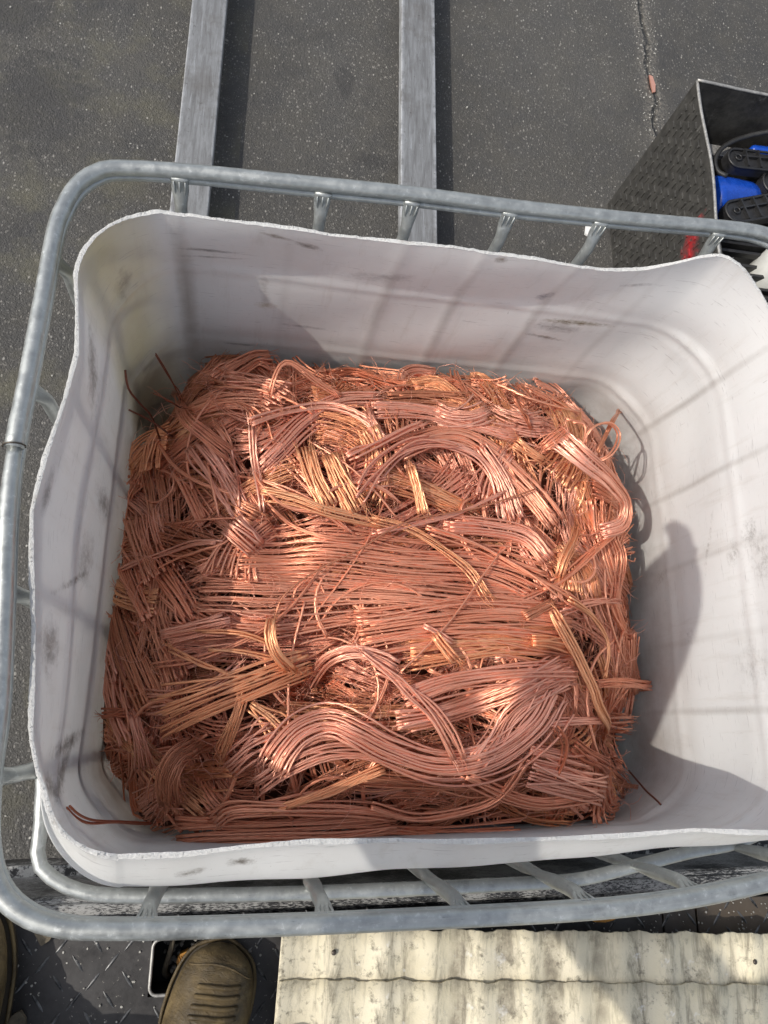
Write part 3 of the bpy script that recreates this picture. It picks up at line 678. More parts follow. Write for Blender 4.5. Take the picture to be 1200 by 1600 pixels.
TRACED = [
([(-0.23, 0.327,0), (-0.15, 0.32,0), (-0.073, 0.282,0), (-0.001, 0.245,0)], 0.0631, 22, 1, 'brown', 0.1, -0.3, 'flat brownish bundle with square cut ends touching the left wall'),
([(-0.212, 0.198,0), (-0.178, 0.122,0), (-0.125, 0.024,0)], 0.0596, 18, 1, 'brown', -0.2, 0.1, 'brownish bundle running down beside the left wall'),
([(-0.166, 0.212,0), (-0.129, 0.144,0), (-0.093, 0.065,0)], 0.0422, 12, 1, 'brown', 0, 0.1, 'bundle slanting down just right of the left wall bundle'),
([(-0.215, 0.283,0), (-0.183, 0.221,0), (-0.151, 0.167,0)], 0.0344, 11, 2, 'main', 0, 0, 'short bundle hanging over the left edge below the square cut bundle'),
([(-0.141, 0.253,0), (-0.105, 0.206,0), (-0.075, 0.161,0)], 0.0328, 10, 1, 'main', 0, 0, 'dark-gapped bundle beneath the square cut bundle at left'),
([(-0.094, 0.468,0), (-0.049, 0.404,0), (-0.01, 0.334,0)], 0.0436, 15, 2, 'pink', 0.05, -0.3, 'cut bundle slanting from the back left corner with blunt upper end'),
([(-0.083, 0.499,0), (-0.04, 0.441,0), (0.002, 0.385,0), (0.026, 0.345,0)], 0.0358, 12, 1, 'main', 0, -0.2, 'long slanted bundle right of the blunt back left one'),
([(-0.165, 0.674, 0.06), (-0.117, 0.509, 0.03), (-0.08, 0.476, 0.005), (-0.032, 0.443,0)], 0.0208, 8, 3, 'main', -0.6, 0.3, 'tapered tuft standing up in the back left corner'),
([(-0.164, 0.579, 0.305), (-0.145, 0.565, 0.153), (-0.128, 0.552, 0.039)], 0.0031, 1, 3, 'dark', 0, 0, 'single dark wire rising above the tuft in the back left corner'),
([(-0.207, 0.553, 0.376), (-0.203, 0.524, 0.243), (-0.189, 0.515, 0.167), (-0.172, 0.51, 0.084), (-0.16, 0.485, -0.028)], 0.0027, 1, 2, 'dark', 0, 0, 'thin bent dark wire leaning against the left wall corner'),
([(-0.205, 0.502, 0.178), (-0.174, 0.501, 0.092), (-0.137, 0.487, 0.015)], 0.0036, 1, 2, 'dark', 0, 0, 'short straight dark wire crossing the bent one in the corner'),
([(-0.17, 0.538, 0.158), (-0.146, 0.537, 0.086), (-0.129, 0.539, 0.031)], 0.0028, 1, 2, 'dark', 0, 0, 'short dark wire end beside the corner tuft'),
([(0.027, 0.553,0), (0.031, 0.578, 0.03), (0.043, 0.61, 0.055), (0.058, 0.618, 0.06), (0.083, 0.608, 0.045), (0.118, 0.591, 0.02), (0.156, 0.577,0)], 0.0094, 3, 3, 'main', 0, 0.2, 'three strands arching up in a loop above the back edge'),
([(0.015, 0.417,0), (0.05, 0.458,0), (0.092, 0.512,0), (0.153, 0.563,0), (0.232, 0.576,0)], 0.0375, 13, 2, 'pink', 0.1, 0.1, 'shiny bundle curving over the back left of the heap'),
([(-0.006, 0.498,0), (0.063, 0.534,0), (0.131, 0.55,0), (0.187, 0.53,0), (0.227, 0.497,0)], 0.0195, 6, 3, 'pink', 0.1, 0, 'narrow shiny bundle arcing across the back'),
([(0.135, 0.449,0), (0.156, 0.4,0), (0.185, 0.349,0)], 0.0406, 13, 3, 'orange', 0.1, -0.1, 'golden bundle with cut ends in the bright middle of the heap'),
([(0.092, 0.46,0), (0.109, 0.404,0), (0.136, 0.354,0)], 0.0308, 10, 3, 'orange', 0.1, -0.1, 'golden cut bundle left of the brightest one'),
([(0.063, 0.441,0), (0.099, 0.398,0), (0.127, 0.364,0)], 0.0271, 8, 2, 'main', 0.1, -0.1, 'outer left bundle of the golden cut three'),
([(-0.024, 0.319,0), (-0.001, 0.298,0), (0.022, 0.28,0)], 0.0351, 11, 3, 'pink', 0.2, 0, 'stubby bundle with ragged end left of the middle'),
([(0.02, 0.371,0), (0.077, 0.362,0), (0.138, 0.344,0), (0.234, 0.332,0)], 0.0212, 7, 3, 'orange', 0.2, 0, 'orange bundle sweeping right below the golden ones'),
([(-0.012, 0.262,0), (0.125, 0.273,0), (0.281, 0.266,0), (0.422, 0.266,0), (0.524, 0.229,0)], 0.0952, 26, 2, 'main', 0.05, 0.1, 'wide flat bundle across the middle with straight strands'),
([(-0.069, 0.193,0), (0.055, 0.193,0), (0.193, 0.205,0), (0.347, 0.198,0), (0.522, 0.189,0)], 0.0899, 24, 2, 'main', 0.05, 0, 'wide flat bundle just below the widest middle one'),
([(0.193, 0.134,0), (0.299, 0.152,0), (0.421, 0.163,0), (0.566, 0.156,0)], 0.0887, 24, 3, 'main', 0.3, 0.15, 'broad fan of straight strands ending at the right middle'),
([(0.278, 0.115,0), (0.364, 0.127,0), (0.453, 0.135,0), (0.538, 0.131,0)], 0.0497, 14, 3, 'orange', 0.1, 0.2, 'orange tinted bundle under the broad right fan'),
([(0.051, 0.143, 0.012), (0.063, 0.194, 0.014), (0.113, 0.238, 0.014), (0.185, 0.28, 0.014), (0.275, 0.336, 0.014), (0.417, 0.376, 0.01), (0.532, 0.424,0)], 0.0066, 1, 4, 'brown', 0, 0, 'single long brown strand crossing the middle diagonally'),
([(-0.23, 0.262,0), (-0.163, 0.276,0), (-0.097, 0.289,0), (-0.036, 0.285,0)], 0.0075, 3, 3, 'pink', 0, 0, 'three loose strands curving over the square cut bundle at left'),
([(-0.001, 0.491,0), (0.007, 0.431,0), (0.024, 0.34,0)], 0.0097, 4, 3, 'pink', 0.2, 0, 'four pale strands running down in front of the back left bundles'),
([(-0.032, 0.449,0), (-0.02, 0.404,0), (-0.014, 0.346,0)], 0.0055, 2, 3, 'pink', 0, 0, 'two pale parallel strands standing upright at back left'),
([(-0.123, 0.428,0), (-0.091, 0.364,0), (-0.069, 0.322,0)], 0.0243, 8, 1, 'main', 0, 0, 'loose bundle left of the two pale parallel strands'),
([(-0.071, 0.551,0), (-0.101, 0.532,0), (-0.129, 0.553,0)], 0.0164, 6, 2, 'main', 0, 0.3, 'short bundle bent over beside the corner tuft'),
([(-0.071, 0.554,0), (-0.045, 0.522,0), (-0.006, 0.504,0)], 0.0095, 3, 2, 'pink', 0, 0.1, 'three strands bending away from the corner tuft'),
([(0.211, 0.552,0), (0.296, 0.558,0), (0.381, 0.546,0), (0.466, 0.526,0), (0.489, 0.526,0)], 0.0335, 16, 2, 'pink', 0, 0.15, 'pink bundle sweeping across the back right with cut right end'),
([(0.251, 0.469,0), (0.349, 0.512,0), (0.422, 0.494,0), (0.505, 0.423,0), (0.557, 0.357,0)], 0.0414, 18, 2, 'main', 0, 0.1, 'broad bundle curving down the right half of the heap'),
([(0.21, 0.403,0), (0.266, 0.467,0), (0.329, 0.493,0), (0.397, 0.479,0), (0.44, 0.437,0), (0.459, 0.357,0)], 0.0156, 6, 3, 'pink', 0, 0.4, 'narrow bundle arching to a splayed cut tip at right'),
([(0.41, 0.493,0), (0.453, 0.433,0), (0.481, 0.361,0)], 0.0235, 9, 3, 'pink', -0.1, 0.5, 'bundle ending in a splayed cut tip beside the arching one'),
([(0.48, 0.508,0), (0.506, 0.489,0), (0.532, 0.473,0)], 0.0254, 9, 3, 'orange', 0.1, 0.2, 'stubby shiny bundle with bright cut end at back right'),
([(0.56, 0.511, 0.02), (0.607, 0.467, 0.03), (0.668, 0.438, 0.03), (0.709, 0.412, 0.03), (0.706, 0.374, 0.02), (0.663, 0.357,0)], 0.0335, 15, 3, 'pink', 0.1, -0.2, 'thick bundle curling down along the right edge'),
([(0.635, 0.477, 0.02), (0.661, 0.493, 0.05), (0.684, 0.535, 0.07), (0.654, 0.545, 0.075), (0.612, 0.525, 0.06), (0.6, 0.494, 0.02)], 0.0054, 2, 3, 'main', 0, 0, 'two strands forming a loop above the right edge'),
([(1.053, 0.906, 0.1), (0.701, 0.588, 0.08), (0.665, 0.541, 0.055), (0.637, 0.488, 0.02)], 0.0096, 3, 3, 'brown', 0.3, 0, 'three strands rising to a dark tip at the back right'),
([(0.575, 0.551, 0.04), (0.613, 0.545, 0.045), (0.609, 0.504, 0.03), (0.599, 0.482,0)], 0.0070, 3, 2, 'main', 0, 0, 'small bent loop of strands inside the back right corner'),
([(0.299, 0.623,0), (0.345, 0.631,0), (0.386, 0.589,0), (0.441, 0.545,0)], 0.0382, 16, 2, 'orange', 0.15, -0.3, 'fan of bright cut ends at the back edge'),
([(0.341, 0.341,0), (0.417, 0.34,0), (0.491, 0.327,0), (0.528, 0.284,0)], 0.0332, 15, 3, 'pink', 0.05, -0.1, 'pink bundle bending down right of the middle'),
([(0.456, 0.409,0), (0.372, 0.365,0), (0.294, 0.339,0), (0.209, 0.312,0)], 0.0085, 3, 4, 'pink', 0.3, 0, 'three strands reaching diagonally across the right middle'),
([(0.209, 0.339,0), (0.289, 0.322,0), (0.377, 0.267,0), (0.414, 0.215,0)], 0.0093, 4, 4, 'orange', 0, 0.8, 'golden strands ending in a flared brush right of the middle'),
([(0.599, 0.352, 0.03), (0.559, 0.29, 0.015), (0.548, 0.252,0)], 0.0140, 6, 3, 'orange', 0.5, 0, 'upright golden tuft near the right edge'),
([(0.695, 0.356,0), (0.607, 0.29,0), (0.555, 0.25,0), (0.516, 0.233,0)], 0.0118, 5, 3, 'main', 0, 0, 'narrow bundle slanting up toward the right edge'),
([(0.281, 0.441,0), (0.294, 0.401,0), (0.302, 0.356,0)], 0.0132, 6, 4, 'orange', -0.2, 0.6, 'short bundle with splayed lower end in the bright middle'),
([(0.196, 0.433,0), (0.28, 0.417,0), (0.351, 0.389,0), (0.411, 0.363,0)], 0.0456, 16, 1, 'orange', 0, 0, 'shiny wide bundle in the bright middle of the heap'),
([(0.475, 0.592, 0.03), (0.492, 0.564, 0.015), (0.513, 0.538,0)], 0.0109, 4, 3, 'rust', 0.3, 0, 'reddish cut stub at the back right edge'),
([(0.703, 0.354,0), (0.723, 0.315,0), (0.703, 0.249,0), (0.689, 0.204,0)], 0.0249, 8, 2, 'main', 0, 0, 'bundle hanging down the right side under the curl'),
([(0.306, 0.33,0), (0.404, 0.302,0), (0.475, 0.264,0), (0.549, 0.223,0), (0.609, 0.192,0)], 0.0109, 4, 4, 'main', 0, 0.1, 'long strands sloping down right across the middle'),
([(0.539, 0.193,0), (0.61, 0.214,0), (0.699, 0.228,0)], 0.0103, 4, 4, 'pink', 0, 0.2, 'short bundle pointing right over the edge at mid height'),
([(0.535, 0.499,0), (0.555, 0.515, 0.01), (0.582, 0.536, 0.02)], 0.0194, 8, 3, 'main', -0.2, 0.4, 'small fan tilted up at the back right'),
([(-0.118, 0.005,0), (-0.037, 0.038,0), (0.058, 0.077,0), (0.115, 0.1,0)], 0.0591, 15, 4, 'orange', 0.35, -0.35, 'big fan of thick strands with orange ends at lower left'),
([(-0.124, 0.133,0), (-0.068, 0.144,0), (-0.015, 0.156,0)], 0.0264, 10, 3, 'pink', 0.05, 0, 'dull pink bundle with blunt end above the big fan'),
([(-0.118, 0.12,0), (-0.063, 0.093,0), (-0.004, 0.071,0)], 0.0093, 3, 4, 'orange', 0, 0, 'three strands sloping above the big fan'),
([(-0.069, 0.139,0), (0.001, 0.137,0), (0.051, 0.124,0)], 0.0075, 3, 4, 'orange', 0, 0, 'three bright straight strands right above the big fan'),
([(-0.057, 0.113,0), (0.003, 0.109,0), (0.06, 0.101,0)], 0.0067, 2, 4, 'orange', 0, 0, 'two bright strands just over the root of the big fan'),
([(0.051, 0.16, 0.012), (0.049, 0.135, 0.016), (0.061, 0.104, 0.016), (0.091, 0.079, 0.01)], 0.0141, 8, 4, 'orange', -0.5, 0.1, 'twisted hook of strands curling in the lower middle'),
([(0.255, 0.09,0), (0.227, 0.106,0), (0.183, 0.115,0), (0.14, 0.1,0), (0.113, 0.056,0)], 0.0224, 10, 4, 'pink', 0, -0.1, 'bundle bent over like an elbow in the lower middle'),
([(0.011, 0.035,0), (-0.004, -0.012,0), (-0.019, -0.056,0)], 0.0177, 7, 4, 'orange', -0.5, 0.5, 'tuft pointing down to a splayed orange tip at lower left'),
([(0.064, -0.019,0), (0.027, -0.037,0), (-0.006, -0.066,0)], 0.0317, 10, 3, 'pink', 0, 0.2, 'pink cut bundle right of the splayed orange tip'),
([(0.023, 0.028,0), (0.05, 0.01,0), (0.074, -0.013,0)], 0.0231, 7, 3, 'orange', 0, 0.1, 'short pale stub under the big fan'),
([(0.062, -0.066,0), (0.076, -0.039,0), (0.104, -0.01,0), (0.149, 0.004,0), (0.194, -0.013,0), (0.247, -0.038,0), (0.332, -0.061,0), (0.419, -0.048,0), (0.487, 0.0,0), (0.522, 0.052,0)], 0.0465, 18, 4, 'pink', 0.2, 0.1, 'thick wavy bundle bending in an S across the lower half'),
([(0.04, -0.09,0), (0.087, -0.061,0), (0.156, -0.037,0), (0.239, -0.042,0), (0.325, -0.066,0)], 0.0337, 10, 3, 'pink', 0.3, 0, 'bundle tucked under the left bend of the wavy one'),
([(-0.058, -0.033,0), (-0.085, -0.053, 0.03), (-0.098, -0.088, 0.03), (-0.094, -0.126,0)], 0.0417, 16, 4, 'brown', -0.3, -0.2, 'brown bundle arched over like a bow at the lower left'),
([(-0.145, -0.141,0), (-0.111, -0.114,0), (-0.077, -0.103,0)], 0.0390, 14, 4, 'pink', 0.15, -0.2, 'pink blunt bundle poking out under the brown arch'),
([(-0.158, 0.008,0), (-0.145, -0.032,0), (-0.139, -0.074,0)], 0.0180, 9, 3, 'pink', -0.4, 1.2, 'frayed tuft of fine wires hanging at the left edge'),
([(-0.079, -0.174,0), (-0.017, -0.166,0), (0.096, -0.163,0), (0.215, -0.16,0), (0.275, -0.154,0)], 0.0336, 17, 3, 'main', 0.15, 0, 'long bundle along the front edge'),
([(-0.019, -0.196,0), (0.061, -0.188,0), (0.178, -0.182,0), (0.28, -0.173,0)], 0.0250, 14, 3, 'main', 0.2, 0, 'lowest bundle along the front wall with ragged left end'),
([(-0.017, -0.151,0), (0.004, -0.133,0), (0.062, -0.129,0), (0.168, -0.129,0), (0.27, -0.138,0)], 0.0217, 9, 4, 'main', 0.1, 0, 'bundle with curled left end above the front edge'),
([(0.066, -0.13,0), (0.146, -0.101,0), (0.239, -0.065,0)], 0.0136, 7, 4, 'orange', 0.4, 0, 'orange bundle slanting through the lower middle'),
([(-0.216, 0.01, 0.028), (-0.183, 0.014, -0.009), (-0.143, 0.016, -0.044)], 0.0110, 5, 3, 'rust', 0.3, 0, 'rusty cut stub poking out over the left edge'),
([(-0.214, -0.112, 0.462), (-0.205, -0.127, 0.436), (-0.191, -0.139, 0.361), (-0.16, -0.148, 0.182), (-0.124, -0.161, 0.011)], 0.0068, 2, 3, 'rust', 0, 0, 'rust brown strand bent out toward the front left corner'),
([(0.265, 0.039,0), (0.335, 0.065,0), (0.438, 0.081,0), (0.566, 0.089,0)], 0.0316, 14, 4, 'pink', 0.1, 0, 'smooth pink bundle arching in the lower right half'),
([(0.254, 0.001,0), (0.335, 0.019,0), (0.43, 0.052,0), (0.538, 0.106,0)], 0.0317, 13, 4, 'pink', 0, 0.1, 'smooth pink bundle slanting up in the lower right'),
([(0.392, -0.059,0), (0.426, -0.021,0), (0.45, 0.019,0), (0.489, 0.05,0), (0.546, 0.076,0)], 0.0360, 12, 4, 'pink', 0, -0.1, 'hank of strands curving down like hair at lower right'),
([(0.195, 0.115,0), (0.243, 0.077,0), (0.275, 0.045,0), (0.314, 0.009,0), (0.352, -0.051,0)], 0.0109, 4, 5, 'pink', 0, 0.1, 'four strands lying over the wavy bundle'),
([(0.219, 0.084,0), (0.3, 0.041,0), (0.343, -0.006,0), (0.366, -0.051,0)], 0.0067, 2, 5, 'pink', 0, 0, 'two strands beside the four over the wavy bundle'),
([(0.526, 0.194,0), (0.565, 0.125,0), (0.593, 0.069,0), (0.627, 0.013,0), (0.757, -0.033,0)], 0.0194, 7, 5, 'orange', -0.2, 0.5, 'bundle hanging down the right side to a ragged tip'),
([(0.555, 0.213,0), (0.606, 0.183,0), (0.64, 0.139,0), (0.629, 0.083,0)], 0.0077, 3, 5, 'orange', 0, 0, 'three strands looping over at the right edge'),
([(0.511, 0.005,0), (0.595, 0.008,0), (0.798, 0.018,0)], 0.0117, 5, 4, 'pink', 0, 0.1, 'straight bundle pointing right at the lower right edge'),
([(0.615, 0.072,0), (0.685, 0.077, 0.03), (0.895, 0.084, 0.045)], 0.0121, 6, 4, 'main', 0, 0.7, 'bundle with bright frayed tip over the right edge'),
([(0.479, -0.039,0), (0.532, -0.051,0), (0.598, -0.067,0)], 0.0321, 11, 4, 'pink', 0, 0.1, 'pink cut bundle at the lower right corner'),
([(0.481, -0.074,0), (0.547, -0.09,0), (0.628, -0.106,0)], 0.0433, 17, 5, 'pink', -0.1, 0.15, 'large pink bundle with square cut ends at the lower right'),
([(0.541, -0.103,0), (0.572, -0.12,0), (0.605, -0.138,0)], 0.0177, 7, 4, 'pink', 0, 0.3, 'small cut tips below the square cut pink bundle'),
([(0.371, -0.081,0), (0.45, -0.11,0), (0.517, -0.123,0), (0.593, -0.111,0)], 0.0157, 7, 5, 'main', 0, 0, 'bundle sagging in a curve near the front right'),
([(0.224, -0.124,0), (0.302, -0.145,0), (0.384, -0.136,0), (0.438, -0.114,0), (0.477, -0.051,0)], 0.0096, 4, 5, 'main', 0, 0, 'strands swinging up from the front edge toward the right'),
([(0.211, -0.178,0), (0.344, -0.181,0), (0.496, -0.177,0)], 0.0369, 17, 4, 'main', 0, 0.15, 'front bundle with cut right end beside the front wall'),
([(0.198, -0.082,0), (0.283, -0.088,0), (0.379, -0.091,0), (0.458, -0.096,0)], 0.0262, 12, 3, 'brown', 0, 0, 'brownish bundle below the wavy one'),
([(0.52, -0.0,0), (0.539, -0.027,0), (0.533, -0.07,0), (0.512, -0.1,0)], 0.0068, 3, 5, 'rust', 0, 0, 'three dark strands in a bow at the lower right'),
([(0.557, -0.027,0), (0.589, -0.047,0), (0.664, -0.071,0)], 0.0253, 9, 4, 'rust', 0, 0.2, 'deep red cut bundle near the right front corner'),
([(0.251, 0.075,0), (0.307, 0.127,0), (0.372, 0.205,0), (0.437, 0.292,0)], 0.0034, 1, 5, 'main', 0, 0, 'single straight strand slanting up over the broad fan'),
([(0.681, 0.226,0), (0.712, 0.189,0), (0.753, 0.173,0), (0.896, 0.211,0)], 0.0217, 8, 3, 'main', 0, 0.2, 'bundle dropping over the right edge with turned tip'),
([(0.751, -0.08, 0.05), (0.731, -0.105, 0.09), (0.725, -0.126, 0.13)], 0.0028, 1, 3, 'dark', 0, 0, 'thin dark wire sticking out toward the front right corner'),
([(0.635, -0.077,0), (0.751, -0.106,0), (0.903, -0.126,0)], 0.0101, 4, 3, 'brown', 0, 0.4, 'brown strands trailing out near the front right corner'),
([(0.344, 0.131,0), (0.325, 0.144,0), (0.296, 0.158,0)], 0.0064, 3, 5, 'pink', 0.4, 0, 'little cut stub lying on the broad fan'),
([(0.347, 0.101,0), (0.325, 0.128,0), (0.313, 0.144,0)], 0.0099, 5, 5, 'orange', 0.5, 0, 'second cut stub pointing down on the broad fan'),
([(0.422, 0.113,0), (0.446, 0.116,0), (0.481, 0.115,0)], 0.0177, 9, 2, 'pink', 0, 0, 'pale strands seen in the gap under the broad fan'),
([(0.475, 0.18,0), (0.502, 0.193,0), (0.532, 0.209,0)], 0.0176, 9, 4, 'brown', 0.2, 0.2, 'brownish bundle fanning up at the right end of the broad fan'),
([(0.484, 0.136,0), (0.517, 0.137,0), (0.56, 0.131,0)], 0.0175, 11, 4, 'orange', -0.1, 0.2, 'olive golden bundle end right of the broad fan'),
([(0.198, 0.544,0), (0.212, 0.509,0), (0.225, 0.471,0)], 0.0267, 12, 3, 'pink', 0.2, -0.4, 'wedge shaped bundle at the top of the heap'),
([(0.01, 0.527,0), (0.059, 0.528,0), (0.111, 0.509,0), (0.163, 0.492,0)], 0.0151, 8, 1, 'main', 0, 0, 'bundle lying low behind the shiny curve'),
([(0.182, 0.371,0), (0.212, 0.412,0), (0.258, 0.459,0), (0.309, 0.48,0), (0.366, 0.485,0)], 0.0059, 3, 4, 'pink', 0, 0, 'pale strands curving through the bright middle'),
([(0.179, 0.386,0), (0.209, 0.437,0), (0.264, 0.484,0), (0.312, 0.501,0)], 0.0047, 2, 4, 'pink', 0, 0, 'two pale strands beside the curving ones in the middle'),
([(0.166, 0.441,0), (0.214, 0.472,0), (0.27, 0.508,0), (0.31, 0.53,0)], 0.0088, 4, 4, 'pink', 0.1, 0, 'straight pale strands crossing the upper middle'),
([(0.139, 0.663,0), (0.192, 0.68,0), (0.245, 0.651,0), (0.295, 0.631,0)], 0.0193, 12, 1, 'rust', 0.1, 0.1, 'reddish bundle along the back edge'),
]
GROUP = 'copper strand bundles heaped in the tank'
for i, (pts, w, n, lay, tone, s0, s1, lab) in enumerate(TRACED):
    tb = TB()
    single = n == 1
    thin = any(q in lab for q in ('frayed', 'brown arch', 'brown bundle arched', 'tuft', 'fan of bright', 'flared brush', 'tilted', 'trailing'))
    if thin: strands(tb, pts, w, int(n * 2.2), .004 + .0095 * lay, s0, s1, .00115, .8, max(2, int(n * 2.2 * .0022 / max(w, .01))), None, 5)
    else: strands(tb, pts, w, n, .004 + .0095 * lay, s0, s1, STR if not single else .0019, .55 if not single else 0, None, None, 7)
    name = 'copper_wire' if single else 'copper_bundle'
    o = link_mesh(name, tb.mesh(name), CU[tone], None, True)
    tag(o, lab, 'copper wire' if single else 'copper bundle', GROUP)

def corner(x, y): return (x < -.15 and y > .50) or (x < -.16 and y < -.06) or (x > .70 and y < -.02)
def flow(x, y):
    """main lie of the strands at a place, radians"""
    if x < -.10 and y < .45: return rad(rng.normal(-62, 22))
    if y > .42: return rad(rng.normal(-35 + 160 * (.25 - x), 38))
    if x > .52: return rad(rng.normal(-55, 40))
    return rad(rng.normal(0, 24))
def random_path(x, y, L, bend):
    a = flow(x, y); k = rng.normal(0, bend); pts = []
    for t in np.linspace(-.5, .5, 5):
        aa = a + k * t; pts.append((t * L * math.cos(aa), t * L * math.sin(aa)))
    P = np.array(pts) + (x, y)
    if P[:, 0].min() < -.12:                                            # stay out of the dark corner behind
        P[:, 1] = np.where(P[:, 0] < -.13, np.minimum(P[:, 1], .50), P[:, 1])
    P[:, 0] = np.clip(P[:, 0], XL + .02, .80); P[:, 1] = np.clip(P[:, 1], YN + .045, YB - .02)
    return [(px, py, 0.0) for px, py in P]
def plain_label(x, y, L, n, tone_, P):
    dx, dy = P[-1][0] - P[0][0], P[-1][1] - P[0][1]; a = abs(math.degrees(math.atan2(dy, dx))) % 180; a = math.degrees(math.atan2(dy, dx)) % 180
    lie = 'lying crosswise' if a < 20 or a > 160 else 'lying front to back' if 70 < a < 110 else 'slanting right' if a < 90 else 'slanting left'
    size = 'short' if L < .22 else 'long' if L > .32 else 'middling'
    wide = 'narrow' if n < 10 else 'broad' if n > 13 else 'plain'
    col = {'main': 'copper red', 'pink': 'pinkish', 'orange': 'golden', 'brown': 'brown'}[tone_]
    cols = 'far left' if x < -.10 else 'left' if x < .10 else 'middle' if x < .36 else 'right' if x < .58 else 'far right'
    rows = 'front' if y < .0 else 'lower middle' if y < .2 else 'upper middle' if y < .45 else 'back'
    return f'{size} {wide} {col} bundle {lie}, {rows} and {cols} of heap'
used = set()
tones = ['main', 'main', 'pink', 'pink', 'orange', 'brown']
for i in range(165):
    x = rng.uniform(-.22, .77); y = rng.uniform(-.13, .67)
    while corner(x, y): x = rng.uniform(-.22, .77); y = rng.uniform(-.13, .67)
    L = rng.uniform(.14, .40) if i % 3 else rng.uniform(.08, .16); n = int(rng.integers(7, 17)); w = n * .0046 * rng.uniform(.6, .95)
    for _ in range(30):
        tone_ = tones[int(rng.integers(0, 6))]; pth = random_path(x, y, L, .35); lab = plain_label(x, y, L, n, tone_, pth)
        if lab not in used: break
        n = int(rng.integers(7, 17)); w = n * .0046 * rng.uniform(.6, .95); L = rng.uniform(.14, .40) if i % 3 else rng.uniform(.08, .16)
    used.add(lab)
    tb = TB(); fib = rng.random() < .28
    top_ = i % 3 == 0 and not (x > .1 and x < .55 and y < .25)
    if top_:                                                          # one end tips up out of the heap
        e = rng.uniform(.004, .020); up_ = [0, 0, e * .25, e * .6, e] if rng.random() < .5 else [e, e * .6, e * .25, 0, 0]
        pth = [(a_[0], a_[1], u_) for a_, u_ in zip(pth, up_)]
    strands(tb, pth, w, n * 2 if fib else n, rng.uniform(.012, .026) if top_ else rng.uniform(-.022, .010), rng.uniform(-.2, .6), rng.uniform(-.2, .6), .0012 if fib else STR, .8 if fib else .5, None, None, 5 if fib else 6)
    o = link_mesh('copper_bundle', tb.mesh('copper_bundle'), CU[tone_], None, True)
    tag(o, lab, 'copper bundle', GROUP)

# the loose strands in the gaps, and the fine stray wires: nobody could count these
tb = TB()
for i in range(300):
    x = rng.uniform(-.235, .79); y = rng.uniform(-.16, .69)
    if corner(x, y): continue
    n = int(rng.integers(2, 6)); strands(tb, random_path(x, y, rng.uniform(.08, .3), 1.2), n * .006, n, rng.uniform(-.036, -.004), .3, .3, STR, .6, None, None, 5)
for i in range(64):                                                  # long single strands thrown across the top
    x = rng.uniform(-.18, .72); y = rng.uniform(-.12, .62); L = rng.uniform(.10, .34); a = rng.uniform(0, 3.14); k = rng.normal(0, 1.0)
    P = [(x + t_ * L * math.cos(a + k * t_), y + t_ * L * math.sin(a + k * t_), .006 * math.cos(t_ * 3)) for t_ in np.linspace(-.5, .5, 5)]
    P = [(float(np.clip(px, XL + .03, .80)), float(np.clip(py, YN + .04, YB - .02)), pz) for px, py, pz in P]
    strands(tb, P, .004, int(rng.integers(1, 3)), rng.uniform(.018, .034), 0, 0, rng.uniform(.0018, .0028), .3, 1, None, 6)
for i in range(170):                                                 # ends around the outline of the heap
    q = rng.random(); side = rng.integers(0, 4)
    if side == 0: x, y, a = -.205, -.15 + q * .8, rad(rng.normal(180, 40))
    elif side == 1: x, y, a = .765, -.1 + q * .7, rad(rng.normal(0, 45))
    elif side == 2: x, y, a = -.1 + q * .85, .665, rad(rng.normal(90, 55))
    else: x, y, a = -.2 + q * .95, -.145, rad(rng.normal(-90, 60))
    if corner(x, y) and rng.random() < .7: continue
    L = rng.uniform(.035, .10); P = [(x - L * math.cos(a), y - L * math.sin(a), 0), (x, y, .004), (np.clip(x + L * .5 * math.cos(a), XL + .012, .835), np.clip(y + L * .5 * math.sin(a), YN + .02, YB - .01), rng.uniform(0, .03))]
    n = int(rng.integers(2, 8)); strands(tb, P, n * .0045, n, rng.uniform(-.02, .012), 0, .5, STR, .5, None, None, 5)
tag(link_mesh('loose_copper_strands', tb.mesh('loose_copper_strands'), CU['main'], None, True), 'tangle of loose copper strands showing in the gaps between bundles', 'copper scrap', kind='stuff')
tb = TB()
for i in range(1900):
    x = rng.uniform(-.19, .74); y = rng.uniform(-.13, .65); a = rng.uniform(0, 6.28) if rng.random() < .5 else flow(x, y); L = rng.uniform(.02, .075)
    z = float(heap_z(x, y)) + rng.uniform(.008, .032); k = rng.normal(0, 1.6); P = []
    for t in np.linspace(0, 1, 6):
        aa = a + k * t; P.append((x + L * t * math.cos(aa), y + L * t * math.sin(aa), z + .010 * math.sin(t * 3.1) * rng.uniform(.5, 1.2)))
    P = np.array(P); P[:, 0] = np.clip(P[:, 0], XL + .01, .83); P[:, 1] = np.clip(P[:, 1], YN + .02, YB - .01)
    P += rng.normal(0, .0004, P.shape)
    tb.add(P, rng.uniform(.00028, .00055), 3, False)
tag(link_mesh('stray_copper_wires', tb.mesh('stray_copper_wires'), CU['pink'], None, True), 'hair fine stray copper wires sticking out all over the heap', 'copper scrap', kind='stuff')

